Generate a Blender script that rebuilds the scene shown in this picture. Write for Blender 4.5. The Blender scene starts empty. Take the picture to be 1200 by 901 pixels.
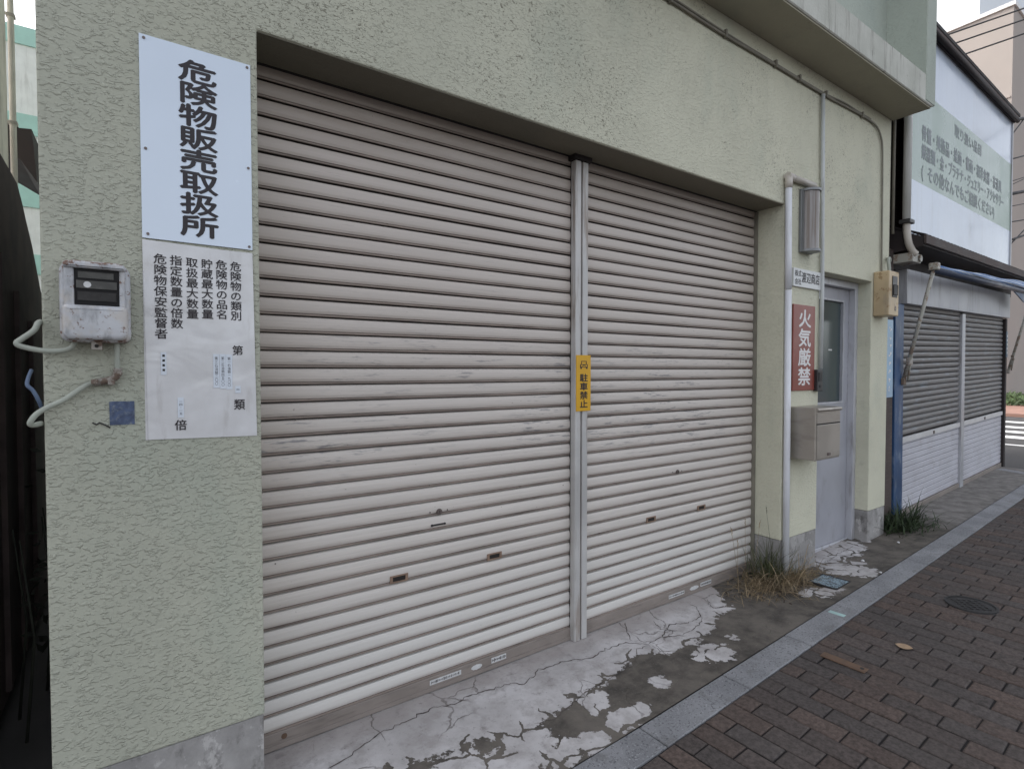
import bpy, bmesh, math, random
from mathutils import Vector, Matrix, noise as mnoise
random.seed(7)
S = bpy.context.scene
COL = S.collection
R = math.radians

# ------------------------------------------------------------------ camera
cam = bpy.data.cameras.new("camera")
cam.sensor_width = 36.0
cam.lens = 36.0 * 632.91 / 1200.0
cam.clip_start = 0.05
cam.clip_end = 800.0
camo = bpy.data.objects.new("camera", cam)
COL.objects.link(camo)
PHI, PIT = R(55.1436), R(1.4972)
fw = Vector((math.cos(PHI) * math.cos(PIT), math.sin(PHI) * math.cos(PIT), -math.sin(PIT)))
rt = Vector((math.sin(PHI), -math.cos(PHI), 0.0))
up = rt.cross(fw)
camo.matrix_world = Matrix(((rt.x, up.x, -fw.x, 0.0), (rt.y, up.y, -fw.y, -1.9624),
                            (rt.z, up.z, -fw.z, 1.44), (0, 0, 0, 1)))
S.camera = camo

# ------------------------------------------------------------------ light
SUN_EL, SUN_AZ = R(50), R(128)          # azimuth of the sun, measured from +X towards +Y
world = bpy.data.worlds.new("World")
S.world = world
world.use_nodes = True
wn, wl = world.node_tree.nodes, world.node_tree.links
wn.clear()
sky = wn.new("ShaderNodeTexSky")
sky.sky_type = 'NISHITA'
sky.sun_disc = False
sky.sun_elevation = SUN_EL
sky.sun_rotation = R(90) - SUN_AZ
sky.air_density = 1.0
sky.dust_density = 3.0
hs = wn.new("ShaderNodeHueSaturation")
hs.inputs["Saturation"].default_value = 0.30
bg = wn.new("ShaderNodeBackground")
bg.inputs["Strength"].default_value = 0.15
wo = wn.new("ShaderNodeOutputWorld")
wl.new(sky.outputs[0], hs.inputs["Color"])
wl.new(hs.outputs[0], bg.inputs["Color"])
wl.new(bg.outputs[0], wo.inputs["Surface"])
sd = bpy.data.lights.new("sun", 'SUN')
sd.energy = 0.7
sd.angle = R(14)
sd.color = (1.0, 0.95, 0.88)
so = bpy.data.objects.new("sun", sd)
COL.objects.link(so)
sdir = Vector((math.cos(SUN_AZ) * math.cos(SUN_EL), math.sin(SUN_AZ) * math.cos(SUN_EL), math.sin(SUN_EL)))
so.rotation_euler = sdir.to_track_quat('Z', 'Y').to_euler()
so.location = (0, 0, 20)
vs = S.view_settings
vs.view_transform = 'Standard'
vs.look = 'None'
vs.gamma = 1.0
vs.use_curve_mapping = False
vs.exposure = 1.3

# ------------------------------------------------------------------ mesh helpers
class MB:
    """collects faces, built into one mesh object"""
    def __init__(s):
        s.v, s.f, s.m, s.sm = [], [], [], []
    def add(s, vs_, fs, mi=0, sm=False):
        o = len(s.v)
        s.v += [tuple(v) for v in vs_]
        for f in fs:
            s.f.append(tuple(i + o for i in f)); s.m.append(mi); s.sm.append(sm)
    def box(s, x0, x1, y0, y1, z0, z1, mi=0, bev=0.0, seg=1, mat=None):
        bm = bmesh.new()
        vv = [bm.verts.new((x, y, z)) for x in (x0, x1) for y in (y0, y1) for z in (z0, z1)]
        for q in ((0, 1, 3, 2), (4, 6, 7, 5), (0, 4, 5, 1), (2, 3, 7, 6), (0, 2, 6, 4), (1, 5, 7, 3)):
            bm.faces.new([vv[i] for i in q])
        if bev > 0:
            bmesh.ops.bevel(bm, geom=list(bm.edges), offset=bev, segments=seg, profile=0.5, affect='EDGES')
        bm.normal_update()
        bm.verts.index_update()
        pts = [v.co.copy() for v in bm.verts]
        if mat is not None:
            pts = [mat @ p for p in pts]
        s.add(pts, [[v.index for v in f.verts] for f in bm.faces], mi, False)
        bm.free()
        return s
    def prism(s, poly, d, mi=0):
        """poly: list of 3-D points in one plane, extruded by vector d"""
        d = Vector(d)
        n = len(poly)
        a = [Vector(p) for p in poly]
        b = [p + d for p in a]
        nrm = Vector((0, 0, 0))
        for i in range(n):
            nrm += a[i].cross(a[(i + 1) % n])
        fs = [list(range(n))[::-1], list(range(n, 2 * n))]
        fs += [[i, (i + 1) % n, n + (i + 1) % n, n + i] for i in range(n)]
        if nrm.dot(d) < 0:
            fs = [f[::-1] for f in fs]
        s.add(a + b, fs, mi)
        return s
    def tube(s, pts, r, n=10, mi=0, cap=True):
        pts = [Vector(p) for p in pts]
        rs = r if isinstance(r, (list, tuple)) else [r] * len(pts)
        vv, fs = [], []
        pn = None
        for i, p in enumerate(pts):
            t = (pts[min(i + 1, len(pts) - 1)] - pts[max(i - 1, 0)])
            t = t.normalized() if t.length > 1e-9 else Vector((0, 0, 1))
            if pn is None:
                pn = t.orthogonal().normalized()
            pn = (pn - t * pn.dot(t))
            pn = pn.normalized() if pn.length > 1e-6 else t.orthogonal().normalized()
            b = t.cross(pn)
            for k in range(n):
                a = 2 * math.pi * k / n
                vv.append(p + (pn * math.cos(a) + b * math.sin(a)) * rs[i])
        for i in range(len(pts) - 1):
            for k in range(n):
                k2 = (k + 1) % n
                fs.append((i * n + k, i * n + k2, (i + 1) * n + k2, (i + 1) * n + k))
        s.add(vv, fs, mi, True)
        if cap:
            o = len(s.v) - len(vv)
            s.f.append(tuple(o + k for k in range(n))[::-1]); s.m.append(mi); s.sm.append(False)
            o2 = o + (len(pts) - 1) * n
            s.f.append(tuple(o2 + k for k in range(n))); s.m.append(mi); s.sm.append(False)
        return s
    def disc(s, c, nrm, r, th, n=24, mi=0):
        c, nrm = Vector(c), Vector(nrm).normalized()
        return s.tube([c, c + nrm * th], r, n, mi)
    def build(s, name, mats, parent=None, base=None):
        me = bpy.data.meshes.new(name)
        b = Vector(base) if base is not None else (Vector(parent["_b"]) if parent is not None and "_b" in parent else Vector((0, 0, 0)))
        me.from_pydata([(v[0] - b[0], v[1] - b[1], v[2] - b[2]) for v in s.v], [], s.f)
        if not isinstance(mats, (list, tuple)):
            mats = [mats]
        for m in mats:
            me.materials.append(m)
        me.polygons.foreach_set("material_index", s.m)
        me.polygons.foreach_set("use_smooth", s.sm)
        me.update()
        o = bpy.data.objects.new(name, me)
        COL.objects.link(o)
        if parent is not None:
            o.parent = parent
            o["_b"] = list(b)
        elif base is not None:
            o.location = b
            o["_b"] = list(b)
        else:
            o["_b"] = [0.0, 0.0, 0.0]
        return o

def tag(o, label=None, cat=None, group=None, kind=None):
    for k, v in (("label", label), ("category", cat), ("group", group), ("kind", kind)):
        if v:
            o[k] = v
    return o

def thing(name, label, cat, base, group=None, matrix=None):
    o = bpy.data.objects.new(name, None)
    o.empty_display_size = 0.1
    COL.objects.link(o)
    if matrix is not None:
        o.matrix_world = matrix
        o["_b"] = [0.0, 0.0, 0.0]
    else:
        o.location = base
        o["_b"] = list(base)
    return tag(o, label, cat, group)

def smooth(pts, k=6):
    """Catmull-Rom through the points"""
    p = [Vector(q) for q in pts]
    out = []
    for i in range(len(p) - 1):
        a, b, c, d = p[max(i - 1, 0)], p[i], p[i + 1], p[min(i + 2, len(p) - 1)]
        for j in range(k):
            t = j / k
            out.append(0.5 * ((2 * b) + (c - a) * t + (2 * a - 5 * b + 4 * c - d) * t * t + (3 * b - a - 3 * c + d) * t ** 3))
    out.append(p[-1])
    return out

# ------------------------------------------------------------------ materials
class NT:
    def __init__(s, name):
        s.m = bpy.data.materials.new(name)
        s.m.use_nodes = True
        s.n, s.l = s.m.node_tree.nodes, s.m.node_tree.links
        s.n.clear()
        s.b = s.n.new("ShaderNodeBsdfPrincipled")
        s.o = s.n.new("ShaderNodeOutputMaterial")
        s.l.new(s.b.outputs[0], s.o.inputs[0])
        s.tc = s.n.new("ShaderNodeTexCoord")
        s.P = s.tc.outputs["Object"]
    def set(s, sock, v):
        if hasattr(v, "is_output"):
            s.l.new(v, sock)
        elif isinstance(v, (tuple, list)) and len(v) == 3 and sock.type == 'RGBA':
            sock.default_value = (*v, 1)
        else:
            sock.default_value = v
    def mp(s, scale, loc=(0, 0, 0), src=None):
        n = s.n.new("ShaderNodeMapping")
        n.inputs["Scale"].default_value = scale
        n.inputs["Location"].default_value = loc
        s.l.new(src or s.P, n.inputs["Vector"])
        return n.outputs[0]
    def noise(s, scale, detail=4, rough=0.55, vec=None, dist=0.0):
        n = s.n.new("ShaderNodeTexNoise")
        n.inputs["Scale"].default_value = scale
        n.inputs["Detail"].default_value = detail
        n.inputs["Roughness"].default_value = rough
        n.inputs["Distortion"].default_value = dist
        s.l.new(vec or s.P, n.inputs["Vector"])
        return n.outputs["Fac"]
    def voro(s, scale, feature='F1', vec=None, out="Distance", rnd=1.0):
        n = s.n.new("ShaderNodeTexVoronoi")
        n.feature = feature
        n.inputs["Scale"].default_value = scale
        n.inputs["Randomness"].default_value = rnd
        s.l.new(vec or s.P, n.inputs["Vector"])
        return n.outputs[out]
    def ramp(s, v, a, b, lo=0.0, hi=1.0):
        n = s.n.new("ShaderNodeMapRange")
        n.interpolation_type = 'SMOOTHSTEP'
        for i, x in zip((1, 2, 3, 4), (a, b, lo, hi)):
            n.inputs[i].default_value = x
        s.l.new(v, n.inputs[0])
        return n.outputs[0]
    def math(s, op, a, b=0.0):
        n = s.n.new("ShaderNodeMath")
        n.operation = op
        s.set(n.inputs[0], a)
        s.set(n.inputs[1], b)
        return n.outputs[0]
    def mix(s, fac, a, b, mode='MIX'):
        n = s.n.new("ShaderNodeMix")
        n.data_type = 'RGBA'
        n.blend_type = mode
        s.set(n.inputs["Factor"], fac)
        s.set(n.inputs[6], a)
        s.set(n.inputs[7], b)
        return n.outputs[2]
    def bump(s, h, strength=0.5, dist=0.01, nrm=None):
        n = s.n.new("ShaderNodeBump")
        n.inputs["Strength"].default_value = strength
        n.inputs["Distance"].default_value = dist
        s.l.new(h, n.inputs["Height"])
        if nrm:
            s.l.new(nrm, n.inputs["Normal"])
        return n.outputs[0]
    def xyz(s, src=None):
        n = s.n.new("ShaderNodeSeparateXYZ")
        s.l.new(src or s.P, n.inputs[0])
        return n.outputs
    def attr(s, name, out="Fac"):
        n = s.n.new("ShaderNodeAttribute")
        n.attribute_name = name
        return n.outputs[out]
    def fin(s, col=None, rough=None, metal=None, nrm=None, spec=None):
        if col is not None: s.set(s.b.inputs["Base Color"], col)
        if rough is not None: s.set(s.b.inputs["Roughness"], rough)
        if metal is not None: s.set(s.b.inputs["Metallic"], metal)
        if nrm is not None: s.l.new(nrm, s.b.inputs["Normal"])
        if spec is not None: s.b.inputs["Specular IOR Level"].default_value = spec
        return s.m

def M(name, col, rough=0.6, var=0.12, vs_=6.0, metal=0.0, bump=0.0, bscale=80.0, dirt=None, spec=0.5):
    """plain painted / worn surface: tone variation, optional dirt (colour, amount, scale, stretch) and fine bump"""
    t = NT(name)
    a = t.noise(vs_, 5)
    dark = tuple(c * (1 - var) for c in col)
    lite = tuple(min(c * (1 + var), 1.0) for c in col)
    c = t.mix(t.ramp(a, 0.3, 0.7), dark, lite)
    if dirt:
        dc, amt, sc, st = dirt
        d = t.noise(sc, 6, 0.65, t.mp(st))
        c = t.mix(t.math('MULTIPLY', t.ramp(d, 0.5, 0.72), amt), c, dc)
    nrm = None
    if bump:
        nrm = t.bump(t.noise(bscale, 3), bump, 0.004)
    rr = t.ramp(a, 0.3, 0.7, max(rough - 0.08, 0.02), min(rough + 0.08, 1))
    return t.fin(c, rr, metal, nrm, spec)

def mat_stucco(name, col, flecks=0.7, lump=1.0):
    t = NT(name)
    vec = t.mp((1.0, 1.0, 1.6))
    n1 = t.noise(54, 2, 0.5, vec, 0.5)
    n3 = t.noise(38, 3, 0.5, t.mp((1, 1, 2.2), (7, 1, 4)), 0.7)
    n2 = t.noise(120, 3, 0.6)
    dens = t.ramp(t.noise(5.0, 3, 0.6, t.mp((1, 1, 1), (1, 5, 2))), 0.3, 0.7, 0.45, 1.0)
    c_lump = None
    l1 = t.math('MULTIPLY', t.ramp(n1, 0.51, 0.68), dens)
    l2 = t.math('MULTIPLY', t.ramp(n3, 0.57, 0.70), 0.9)
    plate = t.math('MAXIMUM', l1, l2)
    h = t.math('ADD', plate, t.math('MULTIPLY', n2, 0.30))
    big = t.noise(1.3, 5, 0.6)
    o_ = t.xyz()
    falloff = t.math('ADD', t.math('MULTIPLY', o_[0], 0.19), t.math('ADD', t.math('MULTIPLY', o_[2], 0.05), t.math('MULTIPLY', t.noise(0.9, 4, 0.6), 0.5)))
    c = t.mix(t.ramp(falloff, -0.55, 0.60), tuple(x * k for x, k in zip(col, (0.91, 0.915, 0.92))), tuple(x * k for x, k in zip(col, (1.50, 1.435, 1.37))))  # greyer left to cream right; light falloff is put into the colour too
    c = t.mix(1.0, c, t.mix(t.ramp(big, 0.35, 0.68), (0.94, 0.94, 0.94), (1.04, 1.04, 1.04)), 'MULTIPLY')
    green = t.noise(2.2, 4, 0.6, t.mp((1, 1, 0.5), (3, 0, 5)))
    c = t.mix(t.math('MULTIPLY', t.ramp(green, 0.5, 0.75), 0.35), c, (col[0] * 0.84, col[1] * 0.94, col[2] * 0.95))
    drip = t.noise(3.0, 5, 0.65, t.mp((5, 5, 0.35), (9, 0, 0)))
    c = t.mix(t.math('MULTIPLY', t.ramp(drip, 0.56, 0.78), 0.16), c, (0.26, 0.26, 0.21))
    blot = t.noise(6.5, 6, 0.7, t.mp((1, 1, 1), (4, 4, 1)))
    c = t.mix(t.math('MULTIPLY', t.ramp(blot, 0.55, 0.75), 0.18), c, (0.20, 0.21, 0.19))
    # dark flecks sunk into the bump, thick in the upper wall
    fleck = t.noise(66, 3, 0.55, t.mp((1, 1, 1.4), (2, 2, 2)), 1.4)
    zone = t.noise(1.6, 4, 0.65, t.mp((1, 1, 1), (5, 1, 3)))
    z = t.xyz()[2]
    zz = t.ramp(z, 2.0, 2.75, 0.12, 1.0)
    amt = t.math('MULTIPLY', t.math('MULTIPLY', t.ramp(fleck, 0.595, 0.645), t.ramp(zone, 0.42, 0.60, 0.12, 1.0)), zz)
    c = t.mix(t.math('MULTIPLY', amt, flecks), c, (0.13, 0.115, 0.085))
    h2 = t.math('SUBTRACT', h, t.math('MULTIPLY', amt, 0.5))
    return t.fin(c, 0.85, 0, t.bump(t.math('MULTIPLY', h2, t.ramp(t.math('ADD', o_[0], 2.5), 0.3, 1.1, 1.0, 0.60)), 0.66 * lump, 0.0075), 0.25)

def mat_concrete(name, col, dark=(0.09, 0.085, 0.08), amt=0.7):
    t = NT(name)
    a = t.noise(5, 7, 0.65)
    b = t.noise(14, 6, 0.7, t.mp((1, 1, 0.6), (3, 3, 3)))
    c = t.mix(t.ramp(a, 0.3, 0.7), tuple(x * 0.75 for x in col), tuple(x * 1.15 for x in col))
    c = t.mix(t.math('MULTIPLY', t.ramp(b, 0.5, 0.72), amt), c, dark)
    c = t.mix(t.math('MULTIPLY', t.ramp(t.noise(11, 7, 0.72, t.mp((1, 1, 0.7), (8, 2, 6))), 0.56, 0.62), 0.55), c, tuple(min(1, x * 1.7) for x in col))
    e = t.noise(140, 3)
    return t.fin(c, 0.9, 0, t.bump(t.math('ADD', t.math('MULTIPLY', a, 1.0), t.math('MULTIPLY', e, 0.25)), 0.5, 0.008), 0.25)

def mat_slat():
    t = NT("shutter_paint")
    o = t.xyz()
    z = o[2]
    base = (0.64, 0.592, 0.55)
    streak = t.noise(2.0, 6, 0.7, t.mp((1.2, 1.2, 60)))
    c = t.mix(t.ramp(streak, 0.35, 0.65), tuple(x * 0.93 for x in base), tuple(x * 1.06 for x in base))
    # slat-to-slat tone
    st = t.noise(1.0, 1, 0.5, t.mp((0.02, 0.02, 15.13)))
    c = t.mix(t.math('MULTIPLY', t.ramp(st, 0.4, 0.7), 0.12), c, (0.40, 0.36, 0.33))
    # upper slats keep brown dust that rain never reaches
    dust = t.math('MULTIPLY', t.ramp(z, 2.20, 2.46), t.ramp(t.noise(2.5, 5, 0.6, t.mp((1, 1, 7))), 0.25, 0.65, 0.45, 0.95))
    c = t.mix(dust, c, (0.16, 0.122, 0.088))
    c = t.mix(t.math('MULTIPLY', t.ramp(z, 2.44, 2.56), 0.8), c, (0.07, 0.052, 0.042))  # top slats darkened: shade under the soffit put into the colour
    dust_shade = t.ramp(z, 0.5, 2.1, 0.0, 0.6)  # warm grey upward: dust and the vertical light gradient put into the colour
    c = t.mix(dust_shade, c, (0.47, 0.405, 0.36))
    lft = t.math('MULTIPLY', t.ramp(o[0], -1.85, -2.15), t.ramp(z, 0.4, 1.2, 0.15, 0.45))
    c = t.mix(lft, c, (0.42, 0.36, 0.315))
    thin = t.noise(1.0, 4, 0.7, t.mp((5, 5, 150), (2, 0, 3)))
    c = t.mix(t.math('MULTIPLY', t.math('MULTIPLY', t.ramp(thin, 0.60, 0.68), t.ramp(z, 1.0, 1.5)), 0.35), c, (0.22, 0.2, 0.19))
    # paler lower slats: brightness from sky and paving put into the colour
    c = t.mix(t.math('MULTIPLY', t.ramp(z, 0.65, 0.2), 0.5), c, (0.66, 0.655, 0.635))
    # grime that settles above the lip of every slat
    fr = t.math('FRACT', t.math('MULTIPLY', t.math('SUBTRACT', z, 0.127), 1 / 0.06608))
    gn = t.noise(1.6, 5, 0.65, t.mp((2.2, 2.2, 15.13), (3, 0, 0)))
    gr = t.math('MULTIPLY', t.ramp(fr, 0.50, 0.16), t.ramp(gn, 0.28, 0.66, 0.12, 0.62))
    c = t.mix(gr, c, (0.36, 0.305, 0.265))
    # grey rubbed scuffs along the middle
    sc = t.noise(1.0, 4, 0.7, t.mp((7, 7, 75), (1, 0, 0)))
    band = t.math('MULTIPLY', t.ramp(z, 0.85, 1.1), t.ramp(z, 1.75, 1.4))
    pat = t.ramp(t.noise(1.1, 2, 0.5, t.mp((1, 1, 2.2), (4, 0, 0))), 0.42, 0.6)
    c = t.mix(t.math('MULTIPLY', t.math('MULTIPLY', t.ramp(sc, 0.55, 0.66), band), t.math('MULTIPLY', pat, 0.75)), c, (0.15, 0.15, 0.165))
    sp = t.noise(55, 1, 0.5, t.mp((1, 1, 1.4)))
    c = t.mix(t.math('MULTIPLY', t.ramp(sp, 0.80, 0.83), 0.5), c, (0.16, 0.12, 0.10))
    return t.fin(c, t.ramp(streak, 0.3, 0.7, 0.38, 0.55), 0, t.bump(t.noise(1.5, 2, 0.5, t.mp((1, 1, 9))), 0.12, 0.01), 0.45)

def mat_brick():
    t = NT("paving_brick")
    rnd = t.attr("tone", "Color")
    b = t.noise(60, 5, 0.7)
    a = t.noise(2.0, 5, 0.6)
    c = t.mix(t.ramp(b, 0.3, 0.72), (0.55, 0.55, 0.55), (1.25, 1.25, 1.25))
    c = t.mix(1.0, rnd, c, 'MULTIPLY')
    c = t.mix(t.math('MULTIPLY', t.ramp(a, 0.42, 0.7), 0.3), c, (0.075, 0.066, 0.061))
    c = t.mix(t.math('MULTIPLY', t.ramp(t.noise(230, 2), 0.66, 0.72), 0.4), c, (0.16, 0.14, 0.13))
    return t.fin(c, 0.85, 0, t.bump(t.noise(170, 4, 0.7), 0.45, 0.004), 0.3)

def mat_granite():
    t = NT("kerb_granite")
    v = t.noise(95, 3, 0.7)
    w = t.noise(130, 2, 0.6, t.mp((1, 1, 1), (4, 4, 4)))
    a = t.noise(4, 5, 0.6)
    c = t.mix(t.ramp(a, 0.35, 0.7), (0.195, 0.197, 0.207), (0.275, 0.278, 0.29))
    c = t.mix(t.math('MULTIPLY', t.ramp(v, 0.57, 0.63), 0.75), c, (0.06, 0.06, 0.065))
    c = t.mix(t.math('MULTIPLY', t.ramp(w, 0.6, 0.68), 0.6), c, (0.42, 0.42, 0.43))
    c = t.mix(t.math('MULTIPLY', t.ramp(t.noise(7, 5, 0.7), 0.52, 0.74), 0.55), c, (0.12, 0.115, 0.11))
    return t.fin(c, 0.75, 0, t.bump(v, 0.35, 0.003), 0.35)

def mat_apron():
    t = NT("apron_concrete")
    f = t.attr("patch")
    n1 = t.noise(7, 7, 0.62)
    n2 = t.noise(26, 6, 0.7)
    v = t.math('ADD', f, t.math('ADD', t.math('MULTIPLY', t.math('SUBTRACT', n1, 0.5), 1.7), t.math('MULTIPLY', t.math('SUBTRACT', n2, 0.5), 1.7)))
    wv2 = t.n.new("ShaderNodeVectorMath"); wv2.operation = 'MULTIPLY_ADD'
    n9 = t.n.new("ShaderNodeTexNoise"); n9.inputs["Scale"].default_value = 9; n9.inputs["Detail"].default_value = 5
    t.l.new(t.P, n9.inputs["Vector"]); t.l.new(n9.outputs["Color"], wv2.inputs[0]); wv2.inputs[1].default_value = (0.16, 0.16, 0); t.l.new(t.P, wv2.inputs[2])
    web = t.ramp(t.voro(5.5, 'DISTANCE_TO_EDGE', wv2.outputs[0]), 0.06, 0.0)
    v = t.math('SUBTRACT', v, t.math('MULTIPLY', web, t.ramp(f, 1.1, 0.4, 0.05, 1.1)))
    lm = t.ramp(v, -0.05, 0.06)
    d1 = t.noise(9, 6, 0.65, t.mp((1, 1, 1), (6, 2, 0)))
    dk = t.mix(t.ramp(d1, 0.3, 0.7), (0.062, 0.056, 0.050), (0.145, 0.128, 0.110))
    dk = t.mix(t.math('MULTIPLY', t.ramp(t.noise(3.2, 6, 0.68, t.mp((1, 1, 1), (2, 9, 4))), 0.42, 0.66), 0.7), dk, (0.175, 0.155, 0.135))
    dk = t.mix(t.math('MULTIPLY', t.ramp(t.noise(110, 3, 0.7), 0.6, 0.7), 0.5), dk, (0.22, 0.2, 0.18))
    l1 = t.noise(3.5, 6, 0.6, t.mp((1, 1, 1), (1, 7, 0)))
    lt = t.mix(t.ramp(l1, 0.3, 0.7), (0.42, 0.40, 0.395), (0.60, 0.58, 0.58))
    by = t.ramp(t.math('ADD', t.xyz()[1], t.math('MULTIPLY', t.noise(8, 5), 0.16)), 0.10, 0.24)
    lt = t.mix(t.math('MULTIPLY', by, 0.55), lt, (0.30, 0.26, 0.24))
    lt = t.mix(t.math('MULTIPLY', t.ramp(t.noise(8, 7, 0.7, t.mp((1, 1, 1), (5, 5, 1))), 0.45, 0.66), 0.62), lt, (0.31, 0.285, 0.275))
    lt = t.mix(t.math('MULTIPLY', t.ramp(t.noise(20, 6, 0.7), 0.52, 0.7), 0.45), lt, (0.20, 0.18, 0.175))
    lt = t.mix(t.math('MULTIPLY', t.ramp(t.noise(55, 4, 0.7, t.mp((1, 1, 1), (2, 8, 0))), 0.62, 0.7), 0.5), lt, (0.13, 0.115, 0.11))
    # map cracks in the thin screed
    wv = t.n.new("ShaderNodeVectorMath"); wv.operation = 'MULTIPLY_ADD'
    nn = t.n.new("ShaderNodeTexNoise"); nn.inputs["Scale"].default_value = 6; nn.inputs["Detail"].default_value = 5
    t.l.new(t.P, nn.inputs["Vector"])
    t.l.new(nn.outputs["Color"], wv.inputs[0]); wv.inputs[1].default_value = (0.22, 0.22, 0); t.l.new(t.P, wv.inputs[2])
    cr = t.voro(3.6, 'DISTANCE_TO_EDGE', wv.outputs[0])
    crk = t.ramp(cr, 0.017, 0.004)
    gate = t.ramp(t.noise(2.4, 3, 0.5, t.mp((1, 1, 1), (8, 3, 0))), 0.46, 0.58)
    ck = t.math('MULTIPLY', crk, gate)
    lt = t.mix(t.math('MULTIPLY', ck, 0.6), lt, (0.10, 0.085, 0.075))
    nb = t.ramp(t.math('ADD', t.xyz()[0], t.math('MULTIPLY', t.noise(5, 4), 0.8)), 6.0, 6.5)
    dk = t.mix(nb, dk, t.mix(t.ramp(d1, 0.3, 0.7), (0.13, 0.12, 0.11), (0.24, 0.225, 0.21)))
    c = t.mix(lm, dk, lt)
    h = t.math('ADD', t.math('MULTIPLY', lm, 0.5), t.math('SUBTRACT', t.math('MULTIPLY', t.noise(70, 5, 0.7), 0.5), t.math('MULTIPLY', ck, 0.8)))
    return t.fin(c, 0.88, 0, t.bump(h, 0.6, 0.006), 0.25)

def mat_rusty(name, col, rust=(0.16, 0.07, 0.03), amt=0.8, scale=14, thr=0.56, rough=0.45):
    t = NT(name)
    a = t.noise(6, 5)
    c = t.mix(t.ramp(a, 0.3, 0.7), tuple(x * 0.85 for x in col), tuple(x * 1.08 for x in col))
    g = t.noise(9, 5, 0.65, t.mp((1, 1, 0.4), (3, 1, 2)))
    c = t.mix(t.math('MULTIPLY', t.ramp(g, 0.5, 0.75), 0.4), c, (0.2, 0.19, 0.18))
    r = t.noise(scale, 7, 0.7)
    k = t.ramp(r, thr, thr + 0.06)
    c = t.mix(t.math('MULTIPLY', k, amt), c, rust)
    return t.fin(c, t.ramp(k, 0, 1, rough, 0.85), 0, t.bump(r, 0.15, 0.004), 0.45)

MT = {}
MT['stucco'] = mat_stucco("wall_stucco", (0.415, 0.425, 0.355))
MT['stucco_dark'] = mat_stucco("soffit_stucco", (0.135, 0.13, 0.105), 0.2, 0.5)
MT['stucco_up'] = mat_stucco("upper_wall_stucco", (0.285, 0.325, 0.30), 0.25, 0.7)
MT['fascia'] = None
MT['base'] = mat_concrete("base_concrete", (0.34, 0.328, 0.32))
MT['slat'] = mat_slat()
MT['slat_lip'] = M("shutter_lip_dirt", (0.27, 0.22, 0.19), 0.65, 0.2, 3, dirt=((0.09, 0.07, 0.06), 0.75, 3, (1.5, 1, 40)))
MT['groove'] = M("shutter_groove", (0.02, 0.016, 0.014), 0.8)
MT['bar'] = M("shutter_bar_grey", (0.245, 0.21, 0.188), 0.6, 0.12, 5, dirt=((0.11, 0.09, 0.08), 0.6, 5, (1, 1, 8)), bump=0.1)
MT['alu'] = M("aluminium_grey", (0.42, 0.425, 0.45), 0.42, 0.08, 4, 0.25, dirt=((0.2, 0.17, 0.15), 0.6, 3, (6, 6, 0.6)))
MT['post'] = M("post_metal", (0.50, 0.49, 0.48), 0.45, 0.1, 4, 0.1, dirt=((0.22, 0.16, 0.12), 0.7, 3, (9, 9, 0.8)))
MT['black'] = M("black_shadow_gap", (0.012, 0.011, 0.011), 0.8)
MT['blackplastic'] = M("black_plastic", (0.025, 0.023, 0.024), 0.45)
MT['door'] = M("door_grey_paint", (0.385, 0.39, 0.43), 0.45, 0.06, 4, 0.1, dirt=((0.2, 0.19, 0.19), 0.4, 4, (2, 2, 1)))
MT['frame'] = M("door_frame_grey", (0.50, 0.505, 0.54), 0.42, 0.06, 4, 0.15, dirt=((0.2, 0.17, 0.15), 0.5, 4, (6, 6, 1)))
MT['white_sign'] = M("sign_white_panel", (0.70, 0.785, 0.90), 0.22, 0.02, 3)
MT['ink'] = M("black_ink", (0.018, 0.012, 0.016), 0.5)
MT['red'] = M("sign_red", (0.225, 0.050, 0.036), 0.35, 0.08, 4, dirt=((0.36, 0.13, 0.1), 0.4, 6, (1, 1, 1)))
MT['white_ink'] = M("white_ink", (0.72, 0.70, 0.70), 0.4, 0.04)
MT['yellow'] = M("sign_yellow", (0.68, 0.37, 0.012), 0.4, 0.06)
MT['plate'] = M("plate_white", (0.62, 0.63, 0.63), 0.4, 0.06, dirt=((0.3, 0.29, 0.27), 0.5, 5, (1, 1, 1)))
MT['pvc'] = M("pvc_white", (0.70, 0.71, 0.75), 0.4, 0.06, 3, dirt=((0.42, 0.40, 0.38), 0.6, 4, (4, 4, 0.5)))
MT['pvc_old'] = M("pvc_yellowed", (0.50, 0.46, 0.41), 0.45, 0.1, 5)
MT['conduit'] = M("conduit_grey", (0.52, 0.54, 0.54), 0.45, 0.08, 4, dirt=((0.2, 0.18, 0.16), 0.6, 4, (5, 5, 0.6)))
MT['cable'] = M("cable_greenish_grey", (0.34, 0.36, 0.31), 0.6, 0.12, 8)
MT['cable_dark'] = M("cable_brown_grey", (0.20, 0.185, 0.15), 0.65, 0.15, 8)
MT['cable_blue'] = M("cable_blue", (0.10, 0.14, 0.22), 0.6, 0.15)
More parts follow.
